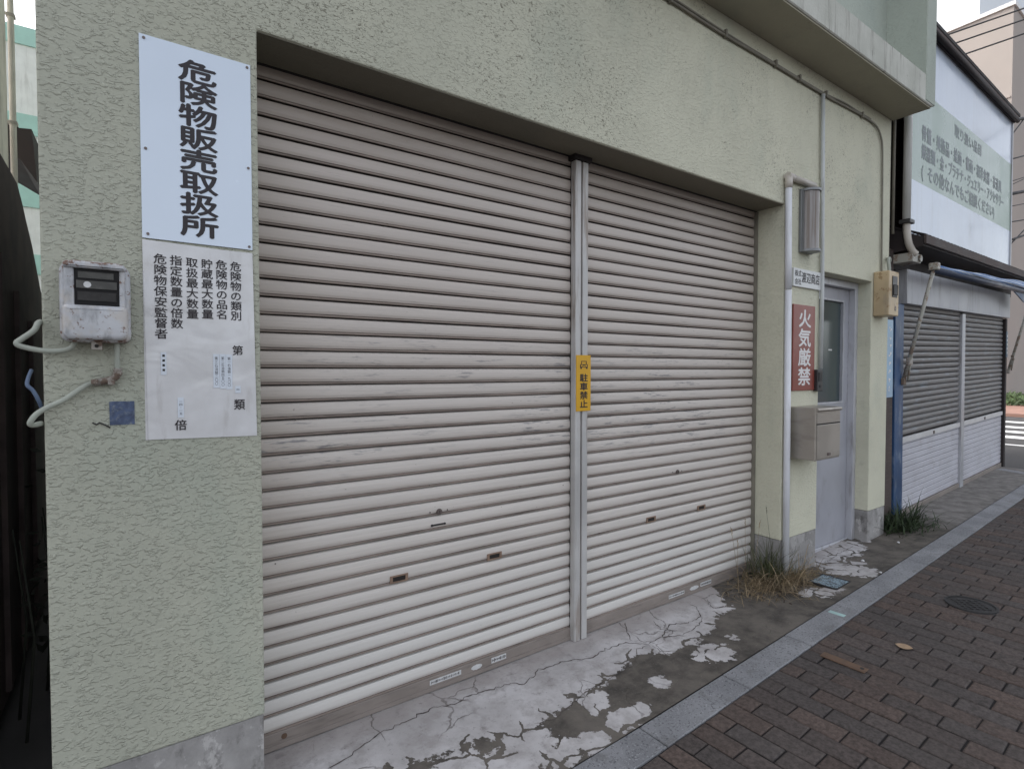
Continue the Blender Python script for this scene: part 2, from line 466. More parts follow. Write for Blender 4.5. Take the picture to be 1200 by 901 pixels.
def mat_meter():
    t = NT("meter_housing_paint")
    z = t.xyz()[2]
    a = t.noise(7, 5)
    c = t.mix(t.ramp(a, 0.3, 0.7), (0.44, 0.45, 0.475), (0.55, 0.56, 0.585))
    g = t.noise(28, 6, 0.65, t.mp((1, 1, 0.45), (3, 1, 2)))
    c = t.mix(t.math('MULTIPLY', t.ramp(g, 0.45, 0.66), 0.62), c, (0.19, 0.19, 0.195))
    y_ = t.noise(18, 5, 0.6, t.mp((1, 1, 1), (1, 6, 2)))
    c = t.mix(t.math('MULTIPLY', t.ramp(y_, 0.48, 0.66), 0.45), c, (0.50, 0.43, 0.35))
    r = t.noise(48, 6, 0.7)
    top = t.ramp(z, 0.196, 0.226)
    edge = t.math('ADD', t.math('MULTIPLY', top, 0.15), t.math('MULTIPLY', t.ramp(z, 0.022, 0.008), 0.10))
    k = t.ramp(t.math('ADD', r, edge), 0.58, 0.66)
    c = t.mix(t.math('MULTIPLY', k, 0.9), c, (0.155, 0.075, 0.042))
    return t.fin(c, t.ramp(k, 0, 1, 0.35, 0.85), 0, t.bump(r, 0.15, 0.003), 0.45)
MT['meter'] = mat_meter()
MT['rust'] = mat_rusty("rust_metal", (0.30, 0.27, 0.24), rust=(0.12, 0.075, 0.05), amt=0.8, thr=0.5)
MT['glass_dark'] = M("meter_window_glass", (0.012, 0.011, 0.012), 0.4, 0.1, spec=0.15)
MT['greydial'] = M("meter_dial_grey", (0.045, 0.043, 0.042), 0.5, 0.25, 40, spec=0.15)
MT['bluetag'] = M("blue_sticker_worn", (0.055, 0.080, 0.15), 0.5, 0.35, 60, dirt=((0.21, 0.235, 0.25), 0.85, 75, (1, 1, 1)))
MT['tape'] = M("black_tape", (0.02, 0.018, 0.018), 0.6)
MT['steel'] = M("stainless_steel", (0.41, 0.375, 0.335), 0.36, 0.08, 3, 0.6, dirt=((0.27, 0.245, 0.22), 0.6, 4, (1, 1, 3)))
MT['beige_box'] = mat_rusty("meter_box_beige", (0.52, 0.40, 0.245), rust=(0.27, 0.16, 0.075), amt=0.7, scale=9, thr=0.57)
MT['lampframe'] = M("lamp_frame_grey", (0.22, 0.225, 0.235), 0.4, 0.1, 5, 0.4)
MT['brick'] = mat_brick()
MT['sand'] = M("joint_sand", (0.014, 0.011, 0.011), 0.95, 0.3, 40)
MT['granite'] = mat_granite()
MT['apron'] = mat_apron()
MT['asphalt'] = M("asphalt", (0.058, 0.055, 0.055), 0.9, 0.2, 3, bump=0.4, bscale=200)
MT['roadpaint'] = M("road_paint", (0.75, 0.75, 0.74), 0.6, 0.1, 3)
MT['crack'] = M("crack_dirt", (0.085, 0.07, 0.062), 0.95, 0.4, 12)
MT['wood'] = M("dark_wood", (0.060, 0.042, 0.038), 0.75, 0.3, 3, dirt=((0.14, 0.11, 0.095), 0.7, 6, (1, 1, 12)), bump=0.2)
MT['blackwood'] = M("black_wood", (0.022, 0.016, 0.016), 0.8, 0.3, 5)
MT['bluepaint'] = M("blue_paint_worn", (0.018, 0.058, 0.145), 0.5, 0.2, 4, dirt=((0.16, 0.2, 0.26), 0.8, 14, (1, 1, 0.4)))
MT['boxgrey'] = M("shutter_box_grey", (0.40, 0.405, 0.43), 0.5, 0.07, 3, 0.1, dirt=((0.24, 0.235, 0.235), 0.7, 3, (4, 4, 0.8)))
MT['slatgrey'] = M("far_slats_grey", (0.165, 0.155, 0.15), 0.55, 0.2, 3, dirt=((0.30, 0.36, 0.42), 0.45, 4, (1, 1, 5)))
MT['slatwhite'] = M("far_slats_white", (0.50, 0.495, 0.54), 0.5, 0.06, 3, dirt=((0.36, 0.34, 0.35), 0.5, 4, (1, 1, 2)))
MT['whitebar'] = M("far_mid_rail", (0.56, 0.55, 0.55), 0.45, 0.08)
MT['cloth'] = None
MT['armgrey'] = mat_rusty("awning_arm_paint", (0.36, 0.35, 0.31), thr=0.52, amt=0.6)
MT['signwhite'] = M("board_white", (0.47, 0.525, 0.62), 0.18, 0.04, 1.2, dirt=((0.40, 0.43, 0.48), 0.6, 2, (6, 6, 0.6)))
MT['signgreen'] = M("board_green", (0.225, 0.305, 0.245), 0.3, 0.06, 1.2, dirt=((0.33, 0.40, 0.37), 0.5, 2, (5, 5, 0.6)))
MT['signink'] = M("board_ink_faded", (0.185, 0.21, 0.22), 0.5, 0.35, 5)
MT['beige'] = M("far_beige_render", (0.40, 0.35, 0.315), 0.9, 0.05, 0.4)
MT['trimwhite'] = M("far_white_trim", (0.78, 0.77, 0.75), 0.7)
MT['towerwhite'] = M("far_white_panels", (0.72, 0.75, 0.78), 0.6, 0.03, 0.3)
MT['farbrick'] = M("far_paving_red", (0.30, 0.17, 0.13), 0.9, 0.15, 2)
MT['mint'] = M("mint_band", (0.42, 0.66, 0.58), 0.8, 0.06)
MT['palewall'] = M("pale_wall", (0.80, 0.82, 0.78), 0.85, 0.05, dirt=((0.45, 0.45, 0.41), 0.5, 3, (4, 4, 0.5)))
MT['creamwall'] = M("cream_wall", (0.78, 0.74, 0.67), 0.85, 0.08, dirt=((0.35, 0.31, 0.26), 0.6, 3, (4, 4, 0.5)))
MT['darktimber'] = M("shed_dark_timber", (0.105, 0.078, 0.072), 0.85, 0.4, 4, dirt=((0.13, 0.095, 0.08), 0.7, 5, (1, 14, 1)), bump=0.3)
MT['iron'] = M("cast_iron", (0.032, 0.030, 0.030), 0.6, 0.25, 20, 0.3)
MT['rustplate'] = M("rusted_plate", (0.125, 0.075, 0.048), 0.7, 0.2, 25)
def mat_lid():
    t = NT("lid_pale_blue")
    n = t.noise(62, 4, 0.6, None, 1.5)
    c = t.mix(t.ramp(n, 0.44, 0.54), (0.055, 0.065, 0.075), (0.27, 0.36, 0.42))
    return t.fin(c, 0.6, 0, t.bump(n, 0.4, 0.004), 0.4)
MT['lidblue'] = mat_lid()
MT['leafdry'] = M("dry_leaf", (0.35, 0.24, 0.15), 0.8, 0.15, 30)
MT['tealtape'] = M("teal_tape", (0.36, 0.52, 0.50), 0.5)
MT['straw'] = M("straw", (0.27, 0.205, 0.125), 0.8, 0.4, 9)
MT['green'] = M("weed_green", (0.075, 0.085, 0.036), 0.7, 0.35, 9)
MT['darkgreen'] = M("weed_dark_green", (0.035, 0.055, 0.022), 0.7, 0.4, 12)
MT['soil'] = M("litter_soil", (0.055, 0.038, 0.028), 0.95, 0.4, 30, bump=0.6)
MT['screw'] = M("screw_steel", (0.16, 0.13, 0.12), 0.5, 0.1, 5, 0.5)
MT['paper'] = M("label_paper", (0.66, 0.71, 0.78), 0.5, 0.03)
MT['sticker'] = M("sticker_white", (0.58, 0.58, 0.58), 0.5, 0.1, 60)
MT['finger'] = M("finger_pull_brown", (0.24, 0.16, 0.115), 0.5, 0.15, 20)

def mat_notice():
    t = NT("notice_film")
    c = t.mix(t.ramp(t.noise(7, 4), 0.35, 0.7), (0.62, 0.615, 0.62), (0.71, 0.71, 0.725))
    c = t.mix(t.math('MULTIPLY', t.ramp(t.noise(4, 5, 0.6, t.mp((6, 6, 1.2))), 0.55, 0.75), 0.4), c, (0.42, 0.40, 0.385))
    w = t.noise(5, 2, 0.5, t.mp((1, 1, 1.6)), 0.8)
    return t.fin(c, 0.16, 0, t.bump(w, 0.35, 0.012), 0.6)
MT['notice'] = mat_notice()

def mat_fascia():
    t = NT("slab_edge_weathered")
    n = t.noise(3, 6, 0.7, t.mp((7, 7, 0.5)))
    a = t.noise(3, 5)
    c = t.mix(t.ramp(a, 0.3, 0.7), (0.46, 0.465, 0.415), (0.57, 0.57, 0.52))
    c = t.mix(t.math('MULTIPLY', t.ramp(n, 0.5, 0.66), 0.55), c, (0.19, 0.17, 0.15))
    m = t.noise(4, 6, 0.7, t.mp((9, 9, 0.8), (5, 0, 0)))
    c = t.mix(t.math('MULTIPLY', t.ramp(m, 0.64, 0.70), 0.85), c, (0.03, 0.028, 0.025))
    return t.fin(c, 0.9, 0, t.bump(t.noise(60, 4), 0.4, 0.005), 0.2)
MT['fascia'] = mat_fascia()

def mat_cloth():
    t = NT("awning_cloth")
    w = t.n.new("ShaderNodeTexWave"); w.bands_direction = 'Z'
    w.inputs["Scale"].default_value = 14; w.inputs["Distortion"].default_value = 1.0
    t.l.new(t.P, w.inputs["Vector"])
    c = t.mix(t.ramp(w.outputs["Fac"], 0.45, 0.6), (0.10, 0.19, 0.40), (0.50, 0.55, 0.62))
    return t.fin(c, 0.7, 0, None, 0.3)
MT['cloth'] = mat_cloth()

def mat_glass(name, col, rough=0.08):
    t = NT(name)
    return t.fin(col, rough, 0, t.bump(t.noise(2, 2), 0.04, 0.01), 0.7)
MT['doorglass'] = mat_glass("door_glass", (0.045, 0.065, 0.07), 0.15)

def mat_diffuser():
    t = NT("lamp_diffuser")
    n = t.noise(3, 4, 0.6, t.mp((18, 18, 0.6)))
    c = t.mix(t.ramp(n, 0.35, 0.65), (0.20, 0.155, 0.125), (0.42, 0.40, 0.40))
    m = t.fin(c, 0.3, 0, None, 0.5)
    t.b.inputs["Transmission Weight"].default_value = 0.25
    return m
MT['diffuser'] = mat_diffuser()

# ------------------------------------------------------------------ lettering
_dg = None
_cache = {}
def glyph(ch):
    if ch in _cache:
        return _cache[ch]
    cu = bpy.data.curves.new("lettering", 'FONT')
    cu.body = ch
    cu.size = 1.0
    cu.resolution_u = 3
    ob = bpy.data.objects.new("lettering", cu)
    COL.objects.link(ob)
    bpy.context.view_layer.update()
    me = bpy.data.meshes.new_from_object(ob.evaluated_get(bpy.context.evaluated_depsgraph_get()))
    vs_ = [(v.co.x, v.co.y) for v in me.vertices]
    fs = [tuple(p.vertices) for p in me.polygons]
    bpy.data.objects.remove(ob)
    bpy.data.curves.remove(cu)
    bpy.data.meshes.remove(me)
    if vs_:
        _cache[ch] = (vs_, fs, min(v[0] for v in vs_), max(v[0] for v in vs_), min(v[1] for v in vs_), max(v[1] for v in vs_))
    else:
        _cache[ch] = ([], [], 0, 1, 0, 1)
    return _cache[ch]

def put(mb, ch, cx, cz, w, h, y, bold=0.0, fit=False, shear=0.0):
    """one character centred at (cx, cz) on the plane y (facing -Y); w, h = size of its em square"""
    vs_, fs, x0, x1, y0, y1 = glyph(ch)
    if not vs_:
        return
    if fit:
        mx, my, sx, sy = (x0 + x1) / 2, (y0 + y1) / 2, w / max(x1 - x0, 0.01), h / max(y1 - y0, 0.01)
    else:
        mx, my, sx, sy = 0.5, 0.38, w, h
    offs = [(0, 0)]
    if bold:
        offs = [(0, 0), (bold, 0), (-bold, 0), (0, bold * 0.8), (0, -bold * 0.8)]
    for k, (dx, dz) in enumerate(offs):
        mb.add([(cx + (u - mx) * sx + dx, y - k * 0.00012, cz + (v - my) * sy + dz + shear * (u - mx) * sx) for u, v in vs_],
               fs, 0)

def column(mb, txt, cx, ztop, zbot, w, y, bold=0.0, hs_=1.0):
    n = len(txt)
    st = (ztop - zbot) / n
    for i, ch in enumerate(txt):
        put(mb, ch, cx, ztop - st * (i + 0.5), w, st * hs_, y, bold)

def row(mb, txt, x0, x1, cz, h, y, bold=0.0, shear=0.0):
    n = len(txt)
    st = (x1 - x0) / n
    for i, ch in enumerate(txt):
        put(mb, ch, x0 + st * (i + 0.5), cz, st * 0.98, h, y, bold, shear=shear)

# ------------------------------------------------------------------ terrain heights
def gz(x):
    """street level: rises gently from the shutters towards the side street"""
    if x < 1.5: return 0.0
    t = x - 1.5
    return min(0.02 * t, 0.2)
def fz(x):
    if x < 4.2: return 0.0
    if x < 5.3: return 0.03 * (x - 4.2) / 1.1
    if x < 6.0: return 0.03 + 0.06 * (x - 5.3) / 0.7
    return gz(x)
KA = math.atan(0.0359)
def ko(x): return -0.644 + 0.0359 * (x - 1.487)      # outer edge of the kerb stones
KW = 0.137
def az(x, y):
    k = ko(x) + KW
    t = min(max(-y / -k if k else 0, 0), 1) if k < 0 else 1
    t = min(max(y / k, 0.0), 1.0) if k < -0.02 else 1.0
    return fz(x) * (1 - t) + gz(x) * t

# ================================================================== SETTING
# ground: one sheet out to the horizon
mb = MB()
xs = [-400, -40, 1.5, 4.0, 7.0, 8.4, 9.2, 10.0, 11.5, 40, 400]
ys = [-400, -40, -4, -2, 0, 4, 40, 400]
for x in xs:
    for y in ys:
        mb.v.append((x, y, gz(x) - (0.11 if x < 8.5 else 0.045)))
ny = len(ys)
for i in range(len(xs) - 1):
    for j in range(ny - 1):
        mb.f.append((i * ny + j, (i + 1) * ny + j, (i + 1) * ny + j + 1, i * ny + j + 1)); mb.m.append(0); mb.sm.append(False)
tag(mb.build("ground", MT['asphalt']), kind="structure")

# pavement of clay bricks laid square to the kerb
ku = Vector((math.cos(KA), math.sin(KA), 0))
kv = Vector((math.sin(KA), -math.cos(KA), 0))          # away from the kerb, to the street
KO = Vector((1.487, -0.644, 0))
def kp(a, b, dz=0.0):
    p = KO + ku * a + kv * b
    return Vector((p.x, p.y, gz(p.x) + dz))
mb = MB()
cols = []
def brick(a0, a1, b0, b1):
    g, ch = 0.0026 + random.random() * 0.0014, 0.005
    dz = random.uniform(-0.0015, 0.0015)
    tx, ty = random.uniform(-0.006, 0.006), random.uniform(-0.004, 0.004)
    a0 += g; a1 -= g; b0 += g; b1 -= g
    am, bm_ = (a0 + a1) / 2, (b0 + b1) / 2
    jj = [random.uniform(-0.0012, 0.0012) for _ in range(8)]
    base = [(a0 + jj[0], b0 + jj[1]), (a1 + jj[2], b0 + jj[3]), (a1 + jj[4], b1 + jj[5]), (a0 + jj[6], b1 + jj[7])]
    top = [(a + (ch if a < am else -ch), b + (ch if b < bm_ else -ch)) for a, b in base]
    def q(a, b, z): return kp(a, b, z + dz + (a - am) * tx + (b - bm_) * ty)
    v = [q(a, b, 0.0) for a, b in top] + [q(a, b, -0.004) for a, b in base] + [q(a, b, -0.018) for a, b in base]
    fs = [(0, 3, 2, 1)]
    for i in range(4):
        j = (i + 1) % 4
        fs += [(i, j, 4 + j, 4 + i), (4 + i, 4 + j, 8 + j, 8 + i)]
    mb.add(v, fs, 0)
    t = random.random()
    k = random.uniform(1.38, 1.78)
    c = ((0.058, 0.048, 0.044), (0.062, 0.047, 0.041), (0.067, 0.050, 0.043), (0.055, 0.047, 0.044), (0.059, 0.048, 0.044))[int(t * 5) % 5]
    c = tuple(x * k for x in c) + (1.0,)
    cols.extend([c] * len(fs))
PW = 2.6
a = -3.2
i = 0
while a < 7.6:
    b = 0.0
    first = 0.086 if i % 2 == 0 else 0.186
    while b < PW - 0.01:
        b1 = min(b + (first if b == 0.0 else 0.2), PW)
        # the rusted iron plate and the round cover take the place of the bricks they lie in
        brick(a, a + 0.1, b, b1)
        b = b1
    a += 0.1
    i += 1
pav = mb.build("pavement", MT['brick'])
ca = pav.data.color_attributes.new("tone", 'FLOAT_COLOR', 'CORNER')
k = 0
for p in pav.data.polygons:
    for li in p.loop_indices:
        ca.data[li].color = cols[p.index]
tag(pav, kind="structure")
mb = MB()
N = 24
for i in range(N + 1):
    a = -3.2 + (7.6 + 3.2) * i / N
    mb.v += [tuple(kp(a, -0.002, -0.0075)), tuple(kp(a, PW, -0.0075))]
for i in range(N):
    mb.f.append((2 * i, 2 * i + 1, 2 * i + 3, 2 * i + 2)); mb.m.append(0); mb.sm.append(False)
tag(mb.build("pavement_sand", MT['sand']), kind="structure")

# kerb stones, 0.59 m each
mb = MB()
a = -1.61 - 0.59 * 3
while a < 8.0:
    a0, a1 = a + 0.0035, a + 0.5865
    dz = random.uniform(-0.001, 0.0015)
    top = [kp(a0 + .003, -0.003, 0.004 + dz), kp(a1 - .003, -0.003, 0.004 + dz), kp(a1 - .003, -KW + .003, 0.004 + dz), kp(a0 + .003, -KW + .003, 0.004 + dz)]
    mid = [kp(a0, 0.0, 0.0 + dz), kp(a1, 0.0, 0.0 + dz), kp(a1, -KW, 0.0 + dz), kp(a0, -KW, 0.0 + dz)]
    low = [kp(a0, 0.0, -0.1), kp(a1, 0.0, -0.1), kp(a1, -KW, -0.1), kp(a0, -KW, -0.1)]
    v = top + mid + low
    fs = [(0, 1, 2, 3)]
    for i in range(4):
        j = (i + 1) % 4
        fs += [(j, i, 4 + i, 4 + j), (4 + j, 4 + i, 8 + i, 8 + j)]
    mb.add(v, fs, 0)
    a += 0.59
tag(mb.build("kerb", MT['granite']), kind="structure")

# concrete apron between the buildings and the kerb
border = [(-2, -0.2), (0.4, -0.2), (0.768, -0.163), (1.039, -0.194), (1.24, -0.25), (1.378, -0.231), (1.608, -0.198), (1.827, -0.182),
          (2.074, -0.101), (2.2, -0.2), (2.33, -0.215), (2.53, -0.20), (2.75, -0.10), (2.955, -0.06), (3.05, 0.06), (3.2, 0.3), (9.0, 0.4)]
blobs = [(1.451, -.459, .07), (1.55, -.44, .05), (1.652, -.427, .07), (1.74, -.42, .05), (1.96, -.34, .055), (1.6, -.25, .09), (2.39, -.335, .09),
         (2.30, -.30, .05), (1.21, -.33, .13), (1.28, -.41, .09), (1.12, -.38, .10), (0.95, -.36, .16), (2.6, -.3, .04),
         (4.3, .03, .19), (4.55, .06, .17), (4.75, .10, .12), (4.35, .12, .14), (4.15, -.07, .12), (4.75, .02, .10), (4.1, -.33, .09), (4.2, -.27, .10), (4.32, -.2, .06),
         (3.56, -.30, .10), (3.48, -.25, .06), (3.66, -.33, .06), (4.98, .03, .05), (4.05, -.18, .08)]
def lerp(pts, x):
    for (x0, y0), (x1, y1) in zip(pts, pts[1:]):
        if x0 <= x <= x1:
            return y0 + (y1 - y0) * (x - x0) / (x1 - x0)
    return pts[-1][1]
mb = MB()
NX, NY = 300, 34
X0, X1 = -3.0, 9.45
patch = []
for i in range(NX + 1):
    x = X0 + (X1 - X0) * i / NX
    k = ko(x) + KW + 0.006
    for j in range(NY + 1):
        y = 0.32 + (k - 0.32) * j / NY
        h = az(x, y) + 0.006 * (mnoise.noise(Vector((x * 2.3, y * 2.3, 3.1)))) * (1 if k + 0.06 < y else 0)
        mb.v.append((x, y, h))
        f = (y - lerp(border, x)) / 0.09
        f = max(min(f, 1.3), -1.1)
        for bx, by, br in blobs:
            d = math.hypot(x - bx, y - by) / br
            f = max(f, 1.1 - d * 1.1)
        if x > 5.2:
            f = -1.2 + 0.75 * max(0, mnoise.noise(Vector((x * 1.3, y * 2, 8))))
        patch.append(f)
for i in range(NX):
    for j in range(NY):
        q = i * (NY + 1) + j
        mb.f.append((q, q + 1, q + NY + 2, q + NY + 1)); mb.m.append(0); mb.sm.append(True)
ap = mb.build("apron", MT['apron'])
at = ap.data.attributes.new("patch", 'FLOAT', 'POINT')
at.data.foreach_set("value", patch)
tag(ap, kind="structure")
# long open cracks in the apron
cracks = [[(0.551, -.007), (.626, .007), (.735, .058), (.79, .066), (.887, .078), (1.04, .092), (1.096, .062), (1.191, .079), (1.402, .051), (1.441, .01), (1.572, .063), (1.699, .055), (1.855, .007), (1.942, .022), (2.106, .014), (2.187, -.07), (2.306, -.061), (2.433, -.144)],
          [(1.317, -.238), (1.399, -.262), (1.505, -.233), (1.601, -.208), (1.731, -.181), (1.824, -.184), (2.044, -.131), (2.092, -.074), (2.196, -.082)],
          [(2.268, .166), (2.185, .072), (2.143, -.013)], [(2.306, -.061), (2.456, .003), (2.563, -.045), (2.692, -.037), (2.787, .076), (2.769, .125)],
          [(2.196, -.082), (2.187, -.16), (2.272, -.225)], [(2.692, -.037), (2.586, -.099), (2.406, -.123)], [(2.418, .093), (2.376, -.003), (2.438, -.084)],
          [(2.925, .092), (2.846, -.001), (2.942, -.039)], [(4.75, .019), (4.488, .02), (4.278, -.013), (4.131, -.011), (4.036, -.046)]]
mb = MB()
for cr in cracks:
    pts = []
    for (xa, ya), (xb, yb) in zip(cr, cr[1:]):
        n = max(2, int(math.hypot(xb - xa, yb - ya) / 0.016))
        for q in range(n):
            t = q / n
            pts.append((xa + (xb - xa) * t + random.gauss(0, .004), ya + (yb - ya) * t + random.gauss(0, .0045)))
    L, Rr = [], []
    for i in range(len(pts)):
        p0, p1 = pts[max(i - 1, 0)], pts[min(i + 1, len(pts) - 1)]
        d = math.hypot(p1[0] - p0[0], p1[1] - p0[1]) or 1e-6
        nx, ny_ = -(p1[1] - p0[1]) / d, (p1[0] - p0[0]) / d
        w = 0.0011 + 0.0028 * random.random() ** 2.5
        if i in (0, len(pts) - 1): w = 0.0004
        for s_, out in ((1, L), (-1, Rr)):
            x, y = pts[i][0] + nx * w * s_, pts[i][1] + ny_ * w * s_
            out.append((x, y, az(x, y) + 0.006 * mnoise.noise(Vector((x * 2.3, y * 2.3, 3.1))) + 0.0016))
    n = len(pts)
    mb.add(L + Rr, [(i, n + i, n + i + 1, i + 1) for i in range(n - 1)], 0)
ck = mb.build("crack", MT['crack'], ap)

# side street beyond the neighbouring shop: kerb edge, zebra crossing, far pavement and planted strip
mb = MB()
mb.prism([(9.25, 0.35, 0.10), (9.42, 0.35, 0.10), (8.95, -0.62, 0.10), (8.78, -0.62, 0.10)], (0, 0, 0.055))
tag(mb.build("side_kerb", MT['granite']), kind="structure")
mb = MB()
for xa, y0 in ((13.55, 0.4), (14.75, 0.7), (16.0, 1.1), (17.6, 1.2)):
    z = 0.2 - 0.045 + 0.004
    wd = 0.5
    mb.add([(xa, y0 - 6, z), (xa + wd, y0 - 6, z), (xa + wd, y0 + 4, z), (xa, y0 + 4, z)], [(0, 1, 2, 3)])
mb.add([(12.3, -6, .159), (12.45, -6, .159), (12.45, 9, .159), (12.3, 9, .159)], [(0, 1, 2, 3)])
tag(mb.build("crosswalk", MT['roadpaint']), kind="structure")
mb = MB().box(19.9, 29.2, -8, 16, 0.0, 0.24)
tag(mb.build("far_pavement", MT['farbrick']), kind="structure")
mb = MB()
for i in range(5200):
    x, y = random.uniform(24.2, 28.6), random.uniform(1.5, 7.5)
    z = 0.24 + random.random() * 0.26
    p = Vector((x, y, z))
    d = Vector((random.gauss(0, 1), random.gauss(0, 1), random.gauss(.6, .6))).normalized()
    e = d.orthogonal().normalized()
    mb.add([p, p + d * .09 + e * .045, p + d * .2, p + d * .09 - e * .045], [(0, 1, 2, 3)])
tag(mb.build("grass_verge", M("verge_green", (0.045, 0.075, 0.024), 0.75, 0.35, 3)), "strip of low green plants along the foot of the beige building", "plants", kind="stuff")

# ================================================================== THE SHUTTERED BUILDING
B = thing("storefront_building", "pale green stucco storefront with two roller shutters and a concrete base", "building", (2.5, 0, 0))
XL, XR, ZL, ZB = 0.343, 3.608, 2.56, 0.273
DX0, DX1, DZ = 4.10, 4.96, 2.165
WX0, WX1, ZT = -0.21, 5.285, 3.56
def wall_cells(mb, xs, zs, holes, y0, y1, mi=0, sub=None):
    """thick wall with rectangular openings: front, back and every jamb, no doubled faces"""
    nx, nz = len(xs) - 1, len(zs) - 1
    solid = [[True] * nz for _ in range(nx)]
    for i in range(nx):
        for j in range(nz):
            cx, cz = (xs[i] + xs[i + 1]) / 2, (zs[j] + zs[j + 1]) / 2
            for h in holes:
                if h[0] < cx < h[1] and h[2] < cz < h[3]:
                    solid[i][j] = False
    S_ = lambda i, j: 0 <= i < nx and 0 <= j < nz and solid[i][j]
    for i in range(nx):
        for j in range(nz):
            if not solid[i][j]: continue
            a, b, c, d = xs[i], xs[i + 1], zs[j], zs[j + 1]
            mb.add([(a, y0, c), (b, y0, c), (b, y0, d), (a, y0, d)], [(0, 1, 2, 3)], mi)
            mb.add([(a, y1, c), (b, y1, c), (b, y1, d), (a, y1, d)], [(3, 2, 1, 0)], mi)
            if not S_(i - 1, j): mb.add([(a, y0, c), (a, y0, d), (a, y1, d), (a, y1, c)], [(0, 1, 2, 3)], mi)
            if not S_(i + 1, j): mb.add([(b, y0, c), (b, y0, d), (b, y1, d), (b, y1, c)], [(3, 2, 1, 0)], mi)
            if not S_(i, j - 1): mb.add([(a, y0, c), (b, y0, c), (b, y1, c), (a, y1, c)], [(3, 2, 1, 0)], mi)
            if not S_(i, j + 1): mb.add([(a, y0, d), (b, y0, d), (b, y1, d), (a, y1, d)], [(0, 1, 2, 3)], mi)
mb = MB()
wall_cells(mb, [WX0, XL, XR, DX0, DX1, WX1], [ZB, DZ, ZL, ZT], [(XL, XR, 0, ZL), (DX0, DX1, 0, DZ)], 0.0, 0.25)
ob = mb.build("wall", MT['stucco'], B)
# soften the outer arrises
bv = ob.modifiers.new("round_edges", 'BEVEL')
bv.width = 0.006; bv.segments = 2; bv.limit_method = 'ANGLE'; bv.angle_limit = R(50)
wd_ = ob.modifiers.new("merge", 'WELD'); wd_.merge_threshold = 0.0005
ob.modifiers.move(1, 0)
for a, b in ((WX0, XL), (XR, DX0), (DX1, WX1)):
    mb = MB().box(a + .003, b - .003, 0.003, 0.247, -0.08, ZB - 0.002, 0, 0.003)
    mb.build("concrete_base", MT['base'], B)
# reveal lining under the lintel and the dark roll box above the curtains
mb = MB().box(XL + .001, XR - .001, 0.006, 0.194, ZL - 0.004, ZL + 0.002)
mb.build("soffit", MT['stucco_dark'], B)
mb = MB().box(XL - .05, XR + .05, 0.252, 0.75, 2.40, 3.0)
mb.build("shutter_box", MT['black'], B)
mb = MB()
mb.box(WX0 + .01, WX1 - .01, 0.8, 7.0, -0.05, 7.4)
mb.box(WX0 + .01, 0.2, 0.252, 0.8, -0.05, 3.56)
mb.box(5.1, WX1 - .01, 0.252, 0.8, -0.05, 3.56)
mb.build("rear_body", MT['stucco_up'], B)
# first-floor slab, set-back upper wall, wing wall
mb = MB().box(-0.215, 5.31, -0.28, 0.25, 3.562, 3.78, 0, 0.006)
mb.build("slab", [MT['fascia']], B)
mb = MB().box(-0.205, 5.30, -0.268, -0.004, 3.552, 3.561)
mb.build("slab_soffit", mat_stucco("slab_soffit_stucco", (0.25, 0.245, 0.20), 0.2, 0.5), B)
mb = MB().box(WX0, 5.28, 0.0, 0.78, 3.782, 7.4)
mb.build("upper_wall", MT['stucco_up'], B)
mb = MB().box(5.155, 5.345, -0.285, 0.24, 3.575, 7.3, 0, 0.005)
mb.build("wing_wall", MT['stucco_up'], B)
mb = MB().box(WX0 - .05, 5.4, -0.32, 7.05, 7.402, 7.5)
mb.build("roof", MT['base'], B)

# roller shutters -----------------------------------------------------------
PITCH = 0.06608
prof = [(0.0000, 0.013, 1), (0.0028, 0.013, 1), (0.0034, 0.0000, 2), (0.0050, -0.0026, 2), (0.0088, -0.0028, 2), (0.0100, -0.0012, 2), (0.0108, 0.0046, 1), (0.0122, 0.0046, 2),
        (0.0134, 0.0000, 0), (0.0240, -0.0028, 0), (0.0360, -0.0034, 0), (0.0480, -0.0028, 0), (0.0555, -0.0012, 0), (0.0600, -0.0002, 0), (0.0625, 0.0018, 0), (0.0645, 0.0070, 0), (PITCH, 0.013, 1)]
def curtain(name, x0, x1, ys, label):
    mb = MB()
    NS = 40
    n = 3
    for s_ in range(-1, NS):
        zb = 0.127 + PITCH * s_
        jig = random.uniform(-0.0006, 0.0006)
        pr = [(z, y, m) for z, y, m in prof]
        if s_ == -1:
            pr = [(z, y, m) for z, y, m in prof if z >= 0.0030]
            pr = [(max(z, 0.004), y, m) for z, y, m in pr]
        rows = []
        for z, y, m in pr:
            rows.append([(x0 + (x1 - x0) * q / n, ys + y + jig * 0.5 + 0.0009 * math.sin(s_ * 1.7 + q * 2.1), zb + z + (0.0012 * math.sin(q * 1.3 + s_ * .8) if 0.003 < z < 0.06 else 0)) for q in range(n + 1)])
        for r in range(len(rows) - 1):
            mi = pr[r][2]
            if pr[r + 1][2] == 1 and r > 9: mi = 0
            if pr[r][2] == 1 and r > 3: mi = 2
            mb.add(rows[r] + rows[r + 1], [(q, q + 1, n + 2 + q, n + 1 + q) for q in range(n)], mi)
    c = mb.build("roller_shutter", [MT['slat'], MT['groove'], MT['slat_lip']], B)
    if label: c["label"] = label
    bb = MB()
    bb.box(x0, x1, ys - 0.012, ys + 0.01, 0.004, 0.066, 0, 0.002)
    bb.box(x0, x1, ys - 0.016, ys - 0.0122, 0.004, 0.022, 0, 0.001)
    bb.build("bottom_bar", MT['bar'], c)
    return c
YS = 0.212
shL = curtain("roller_shutter", 0.357, 1.888, YS, "wider looking shutter beside the white signs")
shR = curtain("roller_shutter", 1.973, 3.594, YS, "shutter between the yellow sign post and the downpipe")
